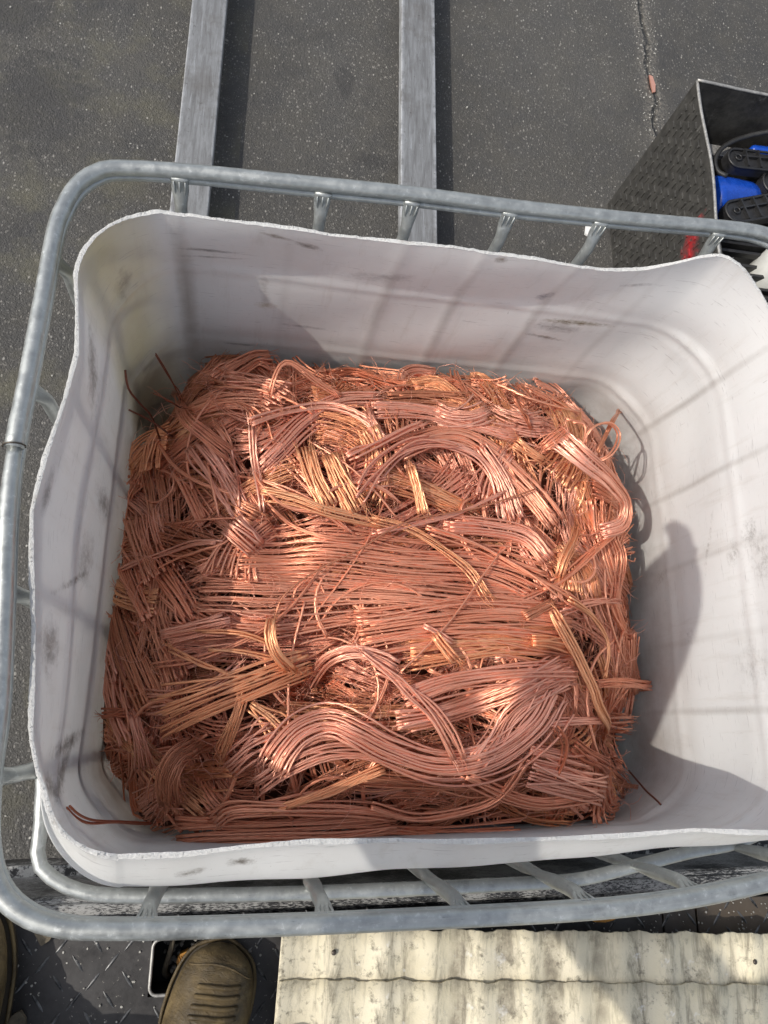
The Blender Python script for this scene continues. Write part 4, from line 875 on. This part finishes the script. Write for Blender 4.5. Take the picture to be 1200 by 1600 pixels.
# ------------------------------------------------------------------ truck bed the photographer stands on
DZ = CAM_Z - 1.345                                                   # top of the deck
bed = empty('truck_bed', (.4, -.7, 0)); tag(bed, 'black steel tread plate truck bed under the boots and the corrugated sheets', 'truck bed')
BO = np.array(bed.location)
def bbox(name, x0, x1, y0, y1, z0, z1, mat, bev=.004, parent=bed, rz=.012):
    m = MB(); m.box(((x0 + x1) / 2 - BO[0], (y0 + y1) / 2 - BO[1], (z0 + z1) / 2 - BO[2]), (x1 - x0, y1 - y0, z1 - z0), rz, 0, 0, bev)
    return m.build(name, mat, parent)
bbox('step_beam', -.46, 1.6, -.286, -.240, .45, CAM_Z - 1.55, MAT['beam'])
bbox('gap_dark_strip', -.46, 1.6, -.300, -.270, .47, CAM_Z - 1.60, MAT['hole'])  # near-black strip added to stand for the dark gap between the rails
bbox('side_rail', -.46, 1.6, -.300, -.259, .50, CAM_Z - 1.370, MAT['lip'], .010)
bbox('rail_lip', -.46, 1.6, -.292, -.268, CAM_Z - 1.375, CAM_Z - 1.363, MAT['lip'], .005)
# deck plate with the pocket cut out: four pieces round the hole are one plate
PX0, PX1, PY0, PY1 = -.104, -.016, -.408, -.326
m = MB()
for x0, x1, y0, y1 in ((-.46, PX0, -1.3, -.298), (PX1, .775, -1.3, -.298), (PX0, PX1, -1.3, PY0), (PX0, PX1, PY1, -.298)):
    m.box(((x0 + x1) / 2 - BO[0], (y0 + y1) / 2 - BO[1], DZ - .004), (x1 - x0, y1 - y0, .008))
m.build('deck_plate', MAT['deck'], bed)
for x0, x1 in ((.779, .842), (.846, 1.6)):
    m = MB(); m.box(((x0 + x1) / 2 - BO[0], -.799 - BO[1], DZ - .004), (x1 - x0, 1.0, .008), 0, 0, 0, .001); m.build('deck_plate', MAT['deck'], bed)
bbox('bed_frame', -.45, 1.58, -1.28, -.31, .30, DZ - .12, MAT['hole'], 0, bed, 0)
# raised lugs of the tread plate, alternating directions
def lug_at(bm, x, y, a, L=.0150, w=.0026, h=.0018):
    ca, sa = math.cos(a), math.sin(a); rows = []
    for t, k in ((-1, 0), (-.6, .8), (0, 1), (.6, .8), (1, 0)):
        c = (x + t * L * ca, y + t * L * sa); ww = w * max(k, .12)
        rows.append([bm.verts.new((c[0] - sa * ww * q - BO[0], c[1] + ca * ww * q - BO[1], DZ + zz - BO[2])) for q, zz in ((-1, .0001), (-.35, h * max(k, .1)), (.35, h * max(k, .1)), (1, .0001))])
    for a_, b_ in zip(rows, rows[1:]):
        for q in range(3): bm.faces.new((a_[q], a_[q + 1], b_[q + 1], b_[q]))
m = MB(); pit = .0255
for i in range(-18, 48):
    for jx in range(0, 30):
        x = i * pit - .008; y = -.306 - jx * pit
        if (i + jx) % 2: continue
        if PX0 - .018 < x < PX1 + .018 and PY0 - .018 < y < PY1 + .018: continue
        if x > 1.2: continue
        lug_at(m.bm, x, y, rad(52) if (i % 4 + (jx // 1) % 4) // 1 % 4 in (0, 1) else rad(128))
lg = m.build('tread_lug', MAT['lug'], bed, True); lg['kind'] = 'stuff'
# pocket: light worn rim, dark recess, rope ring and a faded orange cap in it
def rrect(x0, x1, y0, y1, r, n=6):
    P = []
    for cx, cy, a0 in ((x1 - r, y1 - r, 0), (x0 + r, y1 - r, 90), (x0 + r, y0 + r, 180), (x1 - r, y0 + r, 270)):
        for k in range(n + 1):
            a = rad(a0 + 90 * k / n); P.append((cx + r * math.cos(a), cy + r * math.sin(a)))
    return P
pk = tube('pocket_rim', [(x - BO[0], y - BO[1], DZ + .001) for x, y in rrect(PX0 + .002, PX1 - .002, PY0 + .002, PY1 - .002, .012)], .0026, MAT['binedge'], bed, 8, closed=True)
m = MB()
m.box(((PX0 + PX1) / 2 - BO[0], (PY0 + PY1) / 2 - BO[1], DZ - .075), (PX1 - PX0, PY1 - PY0, .004))
for x, y, sx, sy in ((PX0 - .002, (PY0 + PY1) / 2, .004, PY1 - PY0), (PX1 + .002, (PY0 + PY1) / 2, .004, PY1 - PY0)): m.box((x - BO[0], y - BO[1], DZ - .042), (sx, sy, .066))
for x, y, sx, sy in (((PX0 + PX1) / 2, PY0 - .002, PX1 - PX0, .004), ((PX0 + PX1) / 2, PY1 + .002, PX1 - PX0, .004)): m.box((x - BO[0], y - BO[1], DZ - .042), (sx, sy, .066))
m.build('pocket_recess', MAT['hole'], bed)
cap = empty('orange_cap', (-.050, -.372, DZ - .050)); tag(cap, 'faded orange ridged cap lying in the deck pocket beside the boot', 'cap')
m = MB(); m.poly([(math.cos(a) * .017, math.sin(a) * .015) for a in np.linspace(0, 6.28, 9)[:-1]], -.010, .010); m.build('cap_body', MAT['orange'], cap)
for k in range(6):
    m = MB(); m.box((-.010 + .004 * k, 0, .0108), (.0016, .022 - abs(k - 2.5) * .003, .0030), .5); m.build('cap_ridge', MAT['orange'], cap)
rope = tube('rope_end', catmull([(-.072, -.325, DZ - .035), (-.076, -.350, DZ - .030), (-.084, -.385, DZ - .045), (-.080, -.397, DZ - .060)], .006)[0], .0045, MAT['mud'], None, 10)
tag(rope, 'short dirty rope end hanging in the deck pocket', 'rope')
m = MB()
for k in range(46):
    c = (rng.uniform(PX0 + .012, PX1 - .012), rng.uniform(PY0 + .012, PY1 - .012)); r0 = rng.uniform(.002, .006)
    m.poly([(c[0] + math.cos(a) * r0 * rng.uniform(.5, 1), c[1] + math.sin(a) * r0 * rng.uniform(.5, 1)) for a in np.linspace(0, 6.28, 6)[:-1]], DZ - .073, DZ - .073 + rng.uniform(.003, .012))
tag(m.build('pocket_rubble', MAT['chip']), 'small grey rubble collected in the deck pocket', 'rubble', kind='stuff')
# dirt grains on the deck
m = MB()
for k in range(420):
    right = rng.random() < .7
    x = rng.uniform(.35, 1.1) if right else rng.uniform(-.4, .09); y = rng.uniform(-.48, -.30); r0 = rng.uniform(.0008, .0026)
    if PX0 - .005 < x < PX1 + .005 and PY0 - .005 < y < PY1 + .005: continue
    m.poly([(x + math.cos(a) * r0 * rng.uniform(.5, 1), y + math.sin(a) * r0 * rng.uniform(.5, 1)) for a in np.linspace(0, 6.28, 6)[:-1]], DZ + .0002, DZ + rng.uniform(.0012, .003))
tag(m.build('deck_dirt', MAT['chip']), 'pale grit scattered on the truck deck', 'grit', kind='stuff')
chip_specs = ((-.262, -.315, .018, .0), (-.285, -.43, .020, .6))
for k, (x, y, r0, a0) in enumerate(chip_specs):
    m = MB(); m.poly([(x + math.cos(a + a0) * r0 * (1 if i % 2 else .6), y + math.sin(a + a0) * r0 * (.8 if i % 3 else .5)) for i, a in enumerate(np.linspace(0, 6.28, 8)[:-1])], DZ + .0025, DZ + .010)
    tag(m.build('mud_flake', MAT['mud']), ('tan mud flake on the deck right of the left boot toe', 'tan mud crumb at the bottom edge near the left boot')[k], 'mud flake')
m = MB(); m.poly([(.655 + .030 * math.cos(a), -.318 + .010 * math.sin(a)) for a in np.linspace(0, 6.28, 10)[:-1]], DZ + .003, DZ + .012)
tag(m.build('wood_splinter', MAT['orange']), 'ochre wood splinter on the deck beside the side rail', 'splinter')

# ------------------------------------------------------------------ corrugated sheets
def corrugated(name, x0, x1, y0, y1, z, rz, label, ph=0.0, pivot=(0, 0)):
    nx = 260; ny = 26; pitch = .0815
    X = np.linspace(0, x1 - x0, nx); Y = np.linspace(0, y0 - y1, ny)
    GX, GY = np.meshgrid(X, Y)
    w = 2 * np.pi * (GX + ph) / pitch
    Zc = .0040 * np.cos(w) + .0006 * np.cos(2 * w) 
    edge = .0012 * np.sin(GX * 61) + .0010 * np.sin(GX * 151 + 1) + .0006 * np.sin(GX * 423)
    Yv = -GY - edge * np.exp(-GY / .02) 
    Zc += .0015 * np.sin(GX * 11 + GY * 9)
    lo = Zc - .0050
    V = np.concatenate([np.stack([GX, Yv, Zc], -1).reshape(-1, 3), np.stack([GX, Yv, lo], -1).reshape(-1, 3)])
    i = np.arange(ny - 1)[:, None]; j = np.arange(nx - 1)[None]; n0 = nx * ny
    F = np.stack([i * nx + j, (i + 1) * nx + j, (i + 1) * nx + j + 1, i * nx + j + 1], -1).reshape(-1, 4)
    Fs = [F, F[:, ::-1] + n0]
    jj = np.arange(nx - 1); b = (ny - 1) * nx
    Fs.append(np.stack([jj, jj + 1, jj + 1 + n0, jj + n0], -1)); Fs.append(np.stack([b + jj + 1, b + jj, b + jj + n0, b + jj + 1 + n0], -1))
    kk = np.arange(ny - 1)
    Fs.append(np.stack([(kk + 1) * nx, kk * nx, kk * nx + n0, (kk + 1) * nx + n0], -1)); Fs.append(np.stack([kk * nx + nx - 1, (kk + 1) * nx + nx - 1, (kk + 1) * nx + nx - 1 + n0, kk * nx + nx - 1 + n0], -1))
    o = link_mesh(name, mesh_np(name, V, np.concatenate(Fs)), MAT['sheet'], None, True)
    o.location = (x0, y0, z); o.rotation_euler = (0, 0, rz)
    tag(o, label, 'roof sheet')
    return o
SZ = CAM_Z - 1.285
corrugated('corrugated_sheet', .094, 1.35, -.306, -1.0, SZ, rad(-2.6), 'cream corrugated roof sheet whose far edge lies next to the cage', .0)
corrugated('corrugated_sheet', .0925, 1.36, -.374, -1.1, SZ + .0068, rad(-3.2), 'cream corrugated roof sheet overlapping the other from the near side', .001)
for k, (x, y) in enumerate(((.175, -.340), (.905, -.385))):
    m = MB(); bmesh.ops.create_icosphere(m.bm, subdivisions=2, radius=.0042, matrix=Matrix.Translation((x, y, SZ + (.009, .006)[k])) @ Matrix.Diagonal((1, 1, .5, 1)))
    tag(m.build('nail_head', MAT['wire'], None, True), ('black nail head near the left end of the far corrugated sheet', 'black nail head near the right end of the far corrugated sheet')[k], 'nail')
m = MB(); m.poly([(.088, -.440), (.100, -.437), (.115, -.436), (.130, -.439), (.143, -.446), (.150, -.455), (.17, -.56), (.085, -.56)], SZ + .019, SZ + .024)
tag(m.build('board_offcut', MAT['bottle']), 'pale rounded board offcut lying on the corner of the corrugated sheets', 'board')

# ------------------------------------------------------------------ photographer (boots in view, the rest behind the lens)
def boot(loc, rz, parent):
    root_z = DZ
    L = [(.000, .014, .010, .030), (.008, .034, .008, .046), (.022, .048, .006, .058), (.045, .057, .004, .067), (.075, .0615, .004, .076), (.110, .0615, .004, .088), (.145, .056, .004, .108), (.180, .050, .004, .150), (.215, .048, .004, .185), (.250, .047, .004, .200), (.280, .040, .004, .200), (.300, .022, .006, .195)]
    P = np.array(L); s = np.linspace(0, .300, 44)
    hw = np.interp(s, P[:, 0], P[:, 1]); zb = np.interp(s, P[:, 0], P[:, 2]); zt = np.interp(s, P[:, 0], P[:, 3])
    for a in (hw, zt):
        a[1:-1] = (a[:-2] + 2 * a[1:-1] + a[2:]) / 4
    K = 28; V = []
    for i in range(len(s)):
        for k in range(K):
            th = 2 * math.pi * k / K; c, sn = math.cos(th), math.sin(th)
            e = .72
            x = hw[i] * math.copysign(abs(c) ** e, c); zz = (zb[i] + zt[i]) / 2 + (zt[i] - zb[i]) / 2 * math.copysign(abs(sn) ** (.95 if sn > 0 else .5), sn)
            if sn > 0: x *= 1 - .22 * sn * (s[i] > .02)
            y = -s[i]
            if .11 < s[i] < .20 and sn > .3: zz += .0020 * math.sin(s[i] * 420)
            V.append((x, y, zz + .012))
    i = np.arange(len(s) - 1)[:, None]; k = np.arange(K)[None]; k2 = (k + 1) % K
    F = np.stack([i * K + k, (i + 1) * K + k, (i + 1) * K + k2, i * K + k2], -1).reshape(-1, 4)
    up = link_mesh('boot', mesh_np('boot', np.array(V), F, [list(range(K)), list(range((len(s) - 1) * K, len(s) * K))[::-1]]), MAT['boot'], parent, True)
    up.location = (loc[0], loc[1], root_z); up.rotation_euler = (0, 0, rz)
    # welt and sole
    outl = [(hw[q] + .0045, -s[q]) for q in range(0, 44)] + [(-hw[q] - .0045, -s[q]) for q in range(43, -1, -1)]
    outl = [(0, .006)] + [(max(abs(x), .012) * (1 if x > 0 else -1), y) for x, y in outl]
    m = MB(); m.poly(outl, .000, .016); m.build('sole', MAT['sole'], up)
    wl_o = np.array([(x * .985, y, .0175) for x, y in outl]); tube('welt', wl_o, .0030, MAT['boot'], up, 6, closed=True)
    # stitched ridges across the vamp and round the toe cap
    def surf(u, th):
        h = np.interp(u, s, hw); b = np.interp(u, s, zb); t_ = np.interp(u, s, zt); c, sn = math.cos(th), math.sin(th)
        return ((h * math.copysign(abs(c) ** .72, c)) * (1 - .22 * sn), -u, (b + t_) / 2 + (t_ - b) / 2 * abs(sn) ** .95 + .0125)
    for base, bow_, r_ in ((.098, .030, .0022), (.104, .030, .0018), (.1105, .030, .0018), (.117, .030, .0022), (.020, -.012, .0014)):
        tube('seam', [surf(base + bow_ * math.cos(th) ** 2 * (1 if bow_ > 0 else -1), th) for th in np.linspace(.22, math.pi - .22, 22)], r_, MAT['boot'], up, 6)
    for q in range(4):                                                # raised bars on the toe
        u0 = .040 + q * .0125
        tube('toe_bar', [tuple(np.array(surf(u0 + .010 * t_, math.pi / 2 - .75 + 1.25 * t_)) + (0, 0, .0008)) for t_ in np.linspace(0, 1, 9)], .0034, MAT['boot'], up, 6)
    return up
person = empty('person', (-.17, -.62, DZ)); tag(person, 'person in worn brown work boots standing on the tread plate deck', 'person')
def at_p(v): return (v[0] - person.location[0], v[1] - person.location[1])
for (x, y), rz in (((.012, -.332), rad(-15)), ((-.377, -.262), rad(8))):
    p = at_p((x, y)); b = boot(p, rz, person); b.location = (p[0], p[1], 0)
C3 = lambda x, y, h: (x, y, DZ + h)
bv = [C3(-.20, -.80, .93), C3(-.20, -.78, 1.12), C3(-.20, -.75, 1.32), C3(-.20, -.72, 1.45), C3(-.198, -.67, 1.56), C3(-.195, -.65, 1.66),
      C3(-.11, -.78, .86), C3(-.06, -.67, .50), C3(-.030, -.57, .16), C3(-.29, -.78, .86), C3(-.34, -.61, .50), C3(-.362, -.50, .16),
      C3(-.01, -.72, 1.39), C3(.09, -.45, 1.14), C3(.055, -.16, 1.30), C3(.050, -.10, 1.335),
      C3(-.39, -.72, 1.39), C3(-.46, -.36, 1.14), C3(-.27, .02, 1.24), C3(-.235, .08, 1.26)]
br = [.135, .13, .15, .055, .075, .095, .085, .065, .052, .085, .065, .052, .07, .052, .036, .036, .075, .095, .095, .085]  # unseen left arm posed and thickened to cast the shadow inside the tank
be = [(0, 1), (1, 2), (2, 3), (3, 4), (4, 5), (0, 6), (6, 7), (7, 8), (0, 9), (9, 10), (10, 11), (2, 12), (12, 13), (13, 14), (14, 15), (2, 16), (16, 17), (17, 18), (18, 19)]
def finger(root, dirs, r0):
    p = Vector(bv[root]); last = root
    for d in dirs:
        p = p + Vector(d); bv.append(tuple(p)); br.append(r0); be.append((last, len(bv) - 1)); last = len(bv) - 1
for q, ln in enumerate((.030, .034, .032, .026)):                     # right hand folded round the phone edge, left hand half open
    finger(15, [(.002, .022 + .020 * q, .004 + .004 * q), (-ln * .5, .006, .012), (-ln * .6, .002, .003)], .0085)
    finger(19, [(-.024 + .017 * q, .040, .006), (.003, ln, -.010), (.002, ln * .7, -.016)], .0085)
finger(15, [(-.016, .012, -.004), (-.024, .020, .004)], .010)
finger(19, [(.030, .012, .0), (.016, .028, -.004)], .010)
bme = bpy.data.meshes.new('body'); bme.from_pydata([(v[0] - person.location[0], v[1] - person.location[1], v[2] - DZ) for v in bv], be, []); bme.update()
body = link_mesh('body', bme, MAT['trouser'], person)
sk = body.modifiers.new('Skin', 'SKIN'); sk.use_smooth_shade = True
for k_, v in enumerate(bme.skin_vertices[0].data): v.radius = (br[k_], br[k_]); v.use_root = (k_ == 0)
sb = body.modifiers.new('Subdivision', 'SUBSURF'); sb.levels = 1; sb.render_levels = 2
ph = MB(); ph.box((0, 0, 0), (.074, .155, .008), bevel=.002)
pho = ph.build('mobile_phone', MAT['screen']); pho.matrix_world = cam.matrix_world @ Matrix.Translation((.012, -.052, .012))
tag(pho, 'black mobile phone held flat in the hand of the person', 'phone')

# ------------------------------------------------------------------ tread plate bin with its contents
bx, by0, by1, bx1, bh = 1.225, .95, 1.842, 2.05, .550
bin_ = empty('tread_plate_bin', (bx, 1.4, 0)); tag(bin_, 'black tread plate bin with open top and red paint smear standing on the asphalt', 'bin')
def bb(name, c, sz, mat, bev=0.0, parent=bin_):
    m = MB(); m.box((c[0] - bx, c[1] - 1.4, c[2]), sz, 0, 0, 0, bev); return m.build(name, mat, parent)
T_ = .006
sp = bb('side_panel', (bx + T_ / 2, (by0 + by1) / 2, bh / 2), (T_, by1 - by0, bh), MAT['bin'])
bb('back_panel', ((bx + bx1) / 2, by1 - T_ / 2, bh / 2), (bx1 - bx - 2 * T_ - .002, T_, bh), MAT['bin'])
bb('front_panel', ((bx + bx1) / 2, by0 + T_ / 2, bh / 2), (bx1 - bx - 2 * T_ - .002, T_, bh), MAT['bin'])
bb('side_panel', (bx1 - T_ / 2, (by0 + by1) / 2, bh / 2), (T_, by1 - by0, bh), MAT['bin'])
bb('bin_floor', ((bx + bx1) / 2, (by0 + by1) / 2, .012), (bx1 - bx - .016, by1 - by0 - .016, .010), MAT['hole'])
edgeP = catmull([(bx + .003 - bx, y - 1.4, bh + .001 + .004 * math.sin(y * 9)) for y in np.linspace(by0, by1, 14)], .02)[0]
edgeP[:, 0] += .004 * np.sin(edgeP[:, 1] * 14)
tube('worn_edge', edgeP, .0042, MAT['binedge'], bin_, 8)
tube('worn_edge', catmull([(x - bx, by1 - .003 - 1.4, bh + .001 + .003 * math.sin(x * 12)) for x in np.linspace(bx, bx1, 12)], .02)[0], .0042, MAT['binedge'], bin_, 8)
m = MB(); pt = .033; q = 0
for a in range(int((by1 - by0 - .02) / pt)):
    for b in range(int((bh - .02) / pt)):
        yy = by0 + .026 + a * pt; zz = .026 + b * pt
        if (a + b) % 2: m.box((-.0008, yy - 1.4, zz), (.0062, .025, .0095), 0, 0, 0, .0022)
        else: m.box((-.0006, yy - 1.4, zz), (.0052, .0080, .026), 0, 0, 0, .0020)
rl = m.build('tread_relief', MAT['bin'], bin_); rl['kind'] = 'stuff'
bb('inner_ledge', (1.62, 1.775, .372), (.76, .040, .018), MAT['binedge'], .003)
bb('corner_post', (bx + .022, by1 - .024, .27), (.024, .024, .50), MAT['bin'], .002)
# blue and black machine
tool = empty('power_tool', (1.45, 1.62, .30)); tag(tool, 'blue power tool with black ribbed plastic shells lying in the tread plate bin', 'power tool')
TO = np.array(tool.location)
xs = np.linspace(1.366, 1.552, 22); V = []; K = 26
for i, x in enumerate(xs):
    t_ = (x - 1.366) / .186; hwd = .078 - .030 * t_ ** 1.2; 
    if t_ > .72: hwd *= math.sqrt(max(.02, 1 - ((t_ - .72) / .285) ** 2))
    if t_ < .08: hwd *= .86 + 1.75 * t_
    for k in range(K):
        a = 2 * math.pi * k / K; V.append((x - TO[0], 1.603 + .030 * t_ + hwd * math.cos(a) - TO[1], .355 + .8 * hwd * math.sin(a) - TO[2]))
i = np.arange(len(xs) - 1)[:, None]; k = np.arange(K)[None]; k2 = (k + 1) % K
F = np.stack([i * K + k, i * K + k2, (i + 1) * K + k2, (i + 1) * K + k], -1).reshape(-1, 4)
link_mesh('blue_housing', mesh_np('blue_housing', np.array(V), F, [list(range(K))[::-1], list(range((len(xs) - 1) * K, len(xs) * K))]), MAT['blue'], tool, True)
def shell(x0, y0, x1, y1, w, z):
    L = math.hypot(x1 - x0, y1 - y0); a = math.atan2(y1 - y0, x1 - x0)
    m = MB(); m.poly([(px, py) for px, py in rrect(-w * .45, L, -w / 2, w / 2, w * .45)], -.028, .0)
    o = m.build('ribbed_shell', MAT['black'], tool); o.location = (x0 - TO[0], y0 - TO[1], z - TO[2]); o.rotation_euler = (0, 0, a)
    m = MB(); rim_ = rrect(-w * .45 + .003, L - .003, -w / 2 + .003, w / 2 - .003, w * .42)
    t = TB(); t.add([(px, py, .004) for px, py in rim_], .0045, 6, False, True)
    link_mesh('shell_rim', t.mesh('shell_rim'), MAT['black'], o, True)
    for q in range(int(L / .045)):
        m = MB(); m.box((.030 + q * .045, 0, .006), (.005, w - .012, .014)); m.build('rib', MAT['black'], o)
    m = MB(); m.box((L / 2, .006, .005), (L - .03, .005, .012)); m.build('rib', MAT['black'], o)
    t = TB(); t.add([(.004 + .010 * math.cos(a_), .002 + .010 * math.sin(a_), .006) for a_ in np.linspace(0, 6.28, 14)[:-1]], .0028, 6, False, True)
    link_mesh('screw_boss', t.mesh('screw_boss'), MAT['black'], o, True)
shell(1.432, 1.712, 1.78, 1.735, .074, .420)
shell(1.395, 1.505, 1.72, 1.615, .080, .425)
shell(1.565, 1.655, 1.80, 1.665, .090, .405)
m = MB(); m.box((1.64 - TO[0], 1.768 - TO[1], .405 - TO[2]), (.30, .030, .05), .05, 0, 0, .012); m.build('blue_trim', MAT['blue'], tool, True)
cb = tube('power_cable', catmull([(1.80, 1.98 - .12, .50), (1.60, 1.835 - .02, .47), (1.48, 1.800, .43), (1.405, 1.765, .41), (1.372, 1.715, .40), (1.376, 1.672, .40), (1.398, 1.650, .41)], .012)[0], .0075, MAT['rubber'], None, 10)
tag(cb, 'black power cable looping over the blue tool in the tread plate bin', 'cable')
cr = empty('slatted_crate', (1.44, 1.38, .24)); tag(cr, 'black slatted plastic crate in the bin beside the white bottle', 'crate')
m = MB(); m.box((0, 0, 0), (.30, .22, .02)); m.build('crate_base', MAT['hole'], cr)
for q in range(6):
    m = MB(); m.box((0, -.10 + q * .040, .085 - .010 * (q % 2)), (.30, .010, .030), 0, .2, 0, .002); m.build('slat', MAT['black'], cr)
for q in (-1, 1):
    m = MB(); m.box((q * .152, 0, .06), (.006, .23, .14)); m.build('crate_side', MAT['black'], cr)
bo = empty('white_bottle', (1.60, 1.395, .20)); tag(bo, 'white plastic bottle standing in the bin at the edge of the picture', 'bottle')
prof_ = [(.070, 0), (.074, .01), (.074, .19), (.066, .215), (.035, .235), (.024, .245)]
def lathe(name, prof, mat, parent, K=28):
    V = [(r * math.cos(2 * math.pi * k / K), r * math.sin(2 * math.pi * k / K), z) for r, z in prof for k in range(K)]
    i = np.arange(len(prof) - 1)[:, None]; k = np.arange(K)[None]; k2 = (k + 1) % K
    F = np.stack([i * K + k, i * K + k2, (i + 1) * K + k2, (i + 1) * K + k], -1).reshape(-1, 4)
    return link_mesh(name, mesh_np(name, np.array(V), F, [list(range(K))[::-1], list(range((len(prof) - 1) * K, len(prof) * K))]), mat, parent, True)
lathe('bottle_body', prof_, MAT['bottle'], bo); lathe('bottle_cap', [(.027, .240), (.027, .265), (.024, .268)], MAT['white'], bo)

# ------------------------------------------------------------------ small things on the asphalt
m = MB(); m.poly([(1.12, 1.69), (1.150, 1.675), (1.160, 1.715), (1.128, 1.735)], .004, .012)
tag(m.build('paper_scrap', MAT['white']), 'small white scrap on the asphalt beside the tread plate bin', 'scrap')
m = MB(); m.poly([(1.448, 2.475), (1.462, 2.470), (1.470, 2.430), (1.466, 2.395), (1.455, 2.390), (1.450, 2.425)], .004, .010)
tag(m.build('copper_flake', CU['pink']), 'bright copper flake lying in the crack of the asphalt', 'copper flake')
m = MB()
for k in range(900):
    x = rng.uniform(-1.1, 2.3); y = rng.uniform(-.3, 3.2)
    near_crack = rng.random() < .25
    if near_crack: x = 1.455 + rng.normal(0, .035); y = rng.uniform(1.9, 3.1)
    r0 = rng.uniform(.0014, .0042) * (1.6 if rng.random() < .06 else 1); el = rng.uniform(.35, 1); a0 = rng.uniform(0, 3)
    pts = []
    for a in np.linspace(0, 6.28, 6)[:-1]:
        ux, uy = math.cos(a) * r0 * rng.uniform(.7, 1), math.sin(a) * r0 * el * rng.uniform(.7, 1)
        pts.append((x + ux * math.cos(a0) - uy * math.sin(a0), y + ux * math.sin(a0) + uy * math.cos(a0)))
    m.poly(pts, .0003, rng.uniform(.0012, .0035))
tag(m.build('gravel_grit', MAT['chip']), 'pale stone grit scattered over the asphalt', 'grit', kind='stuff')
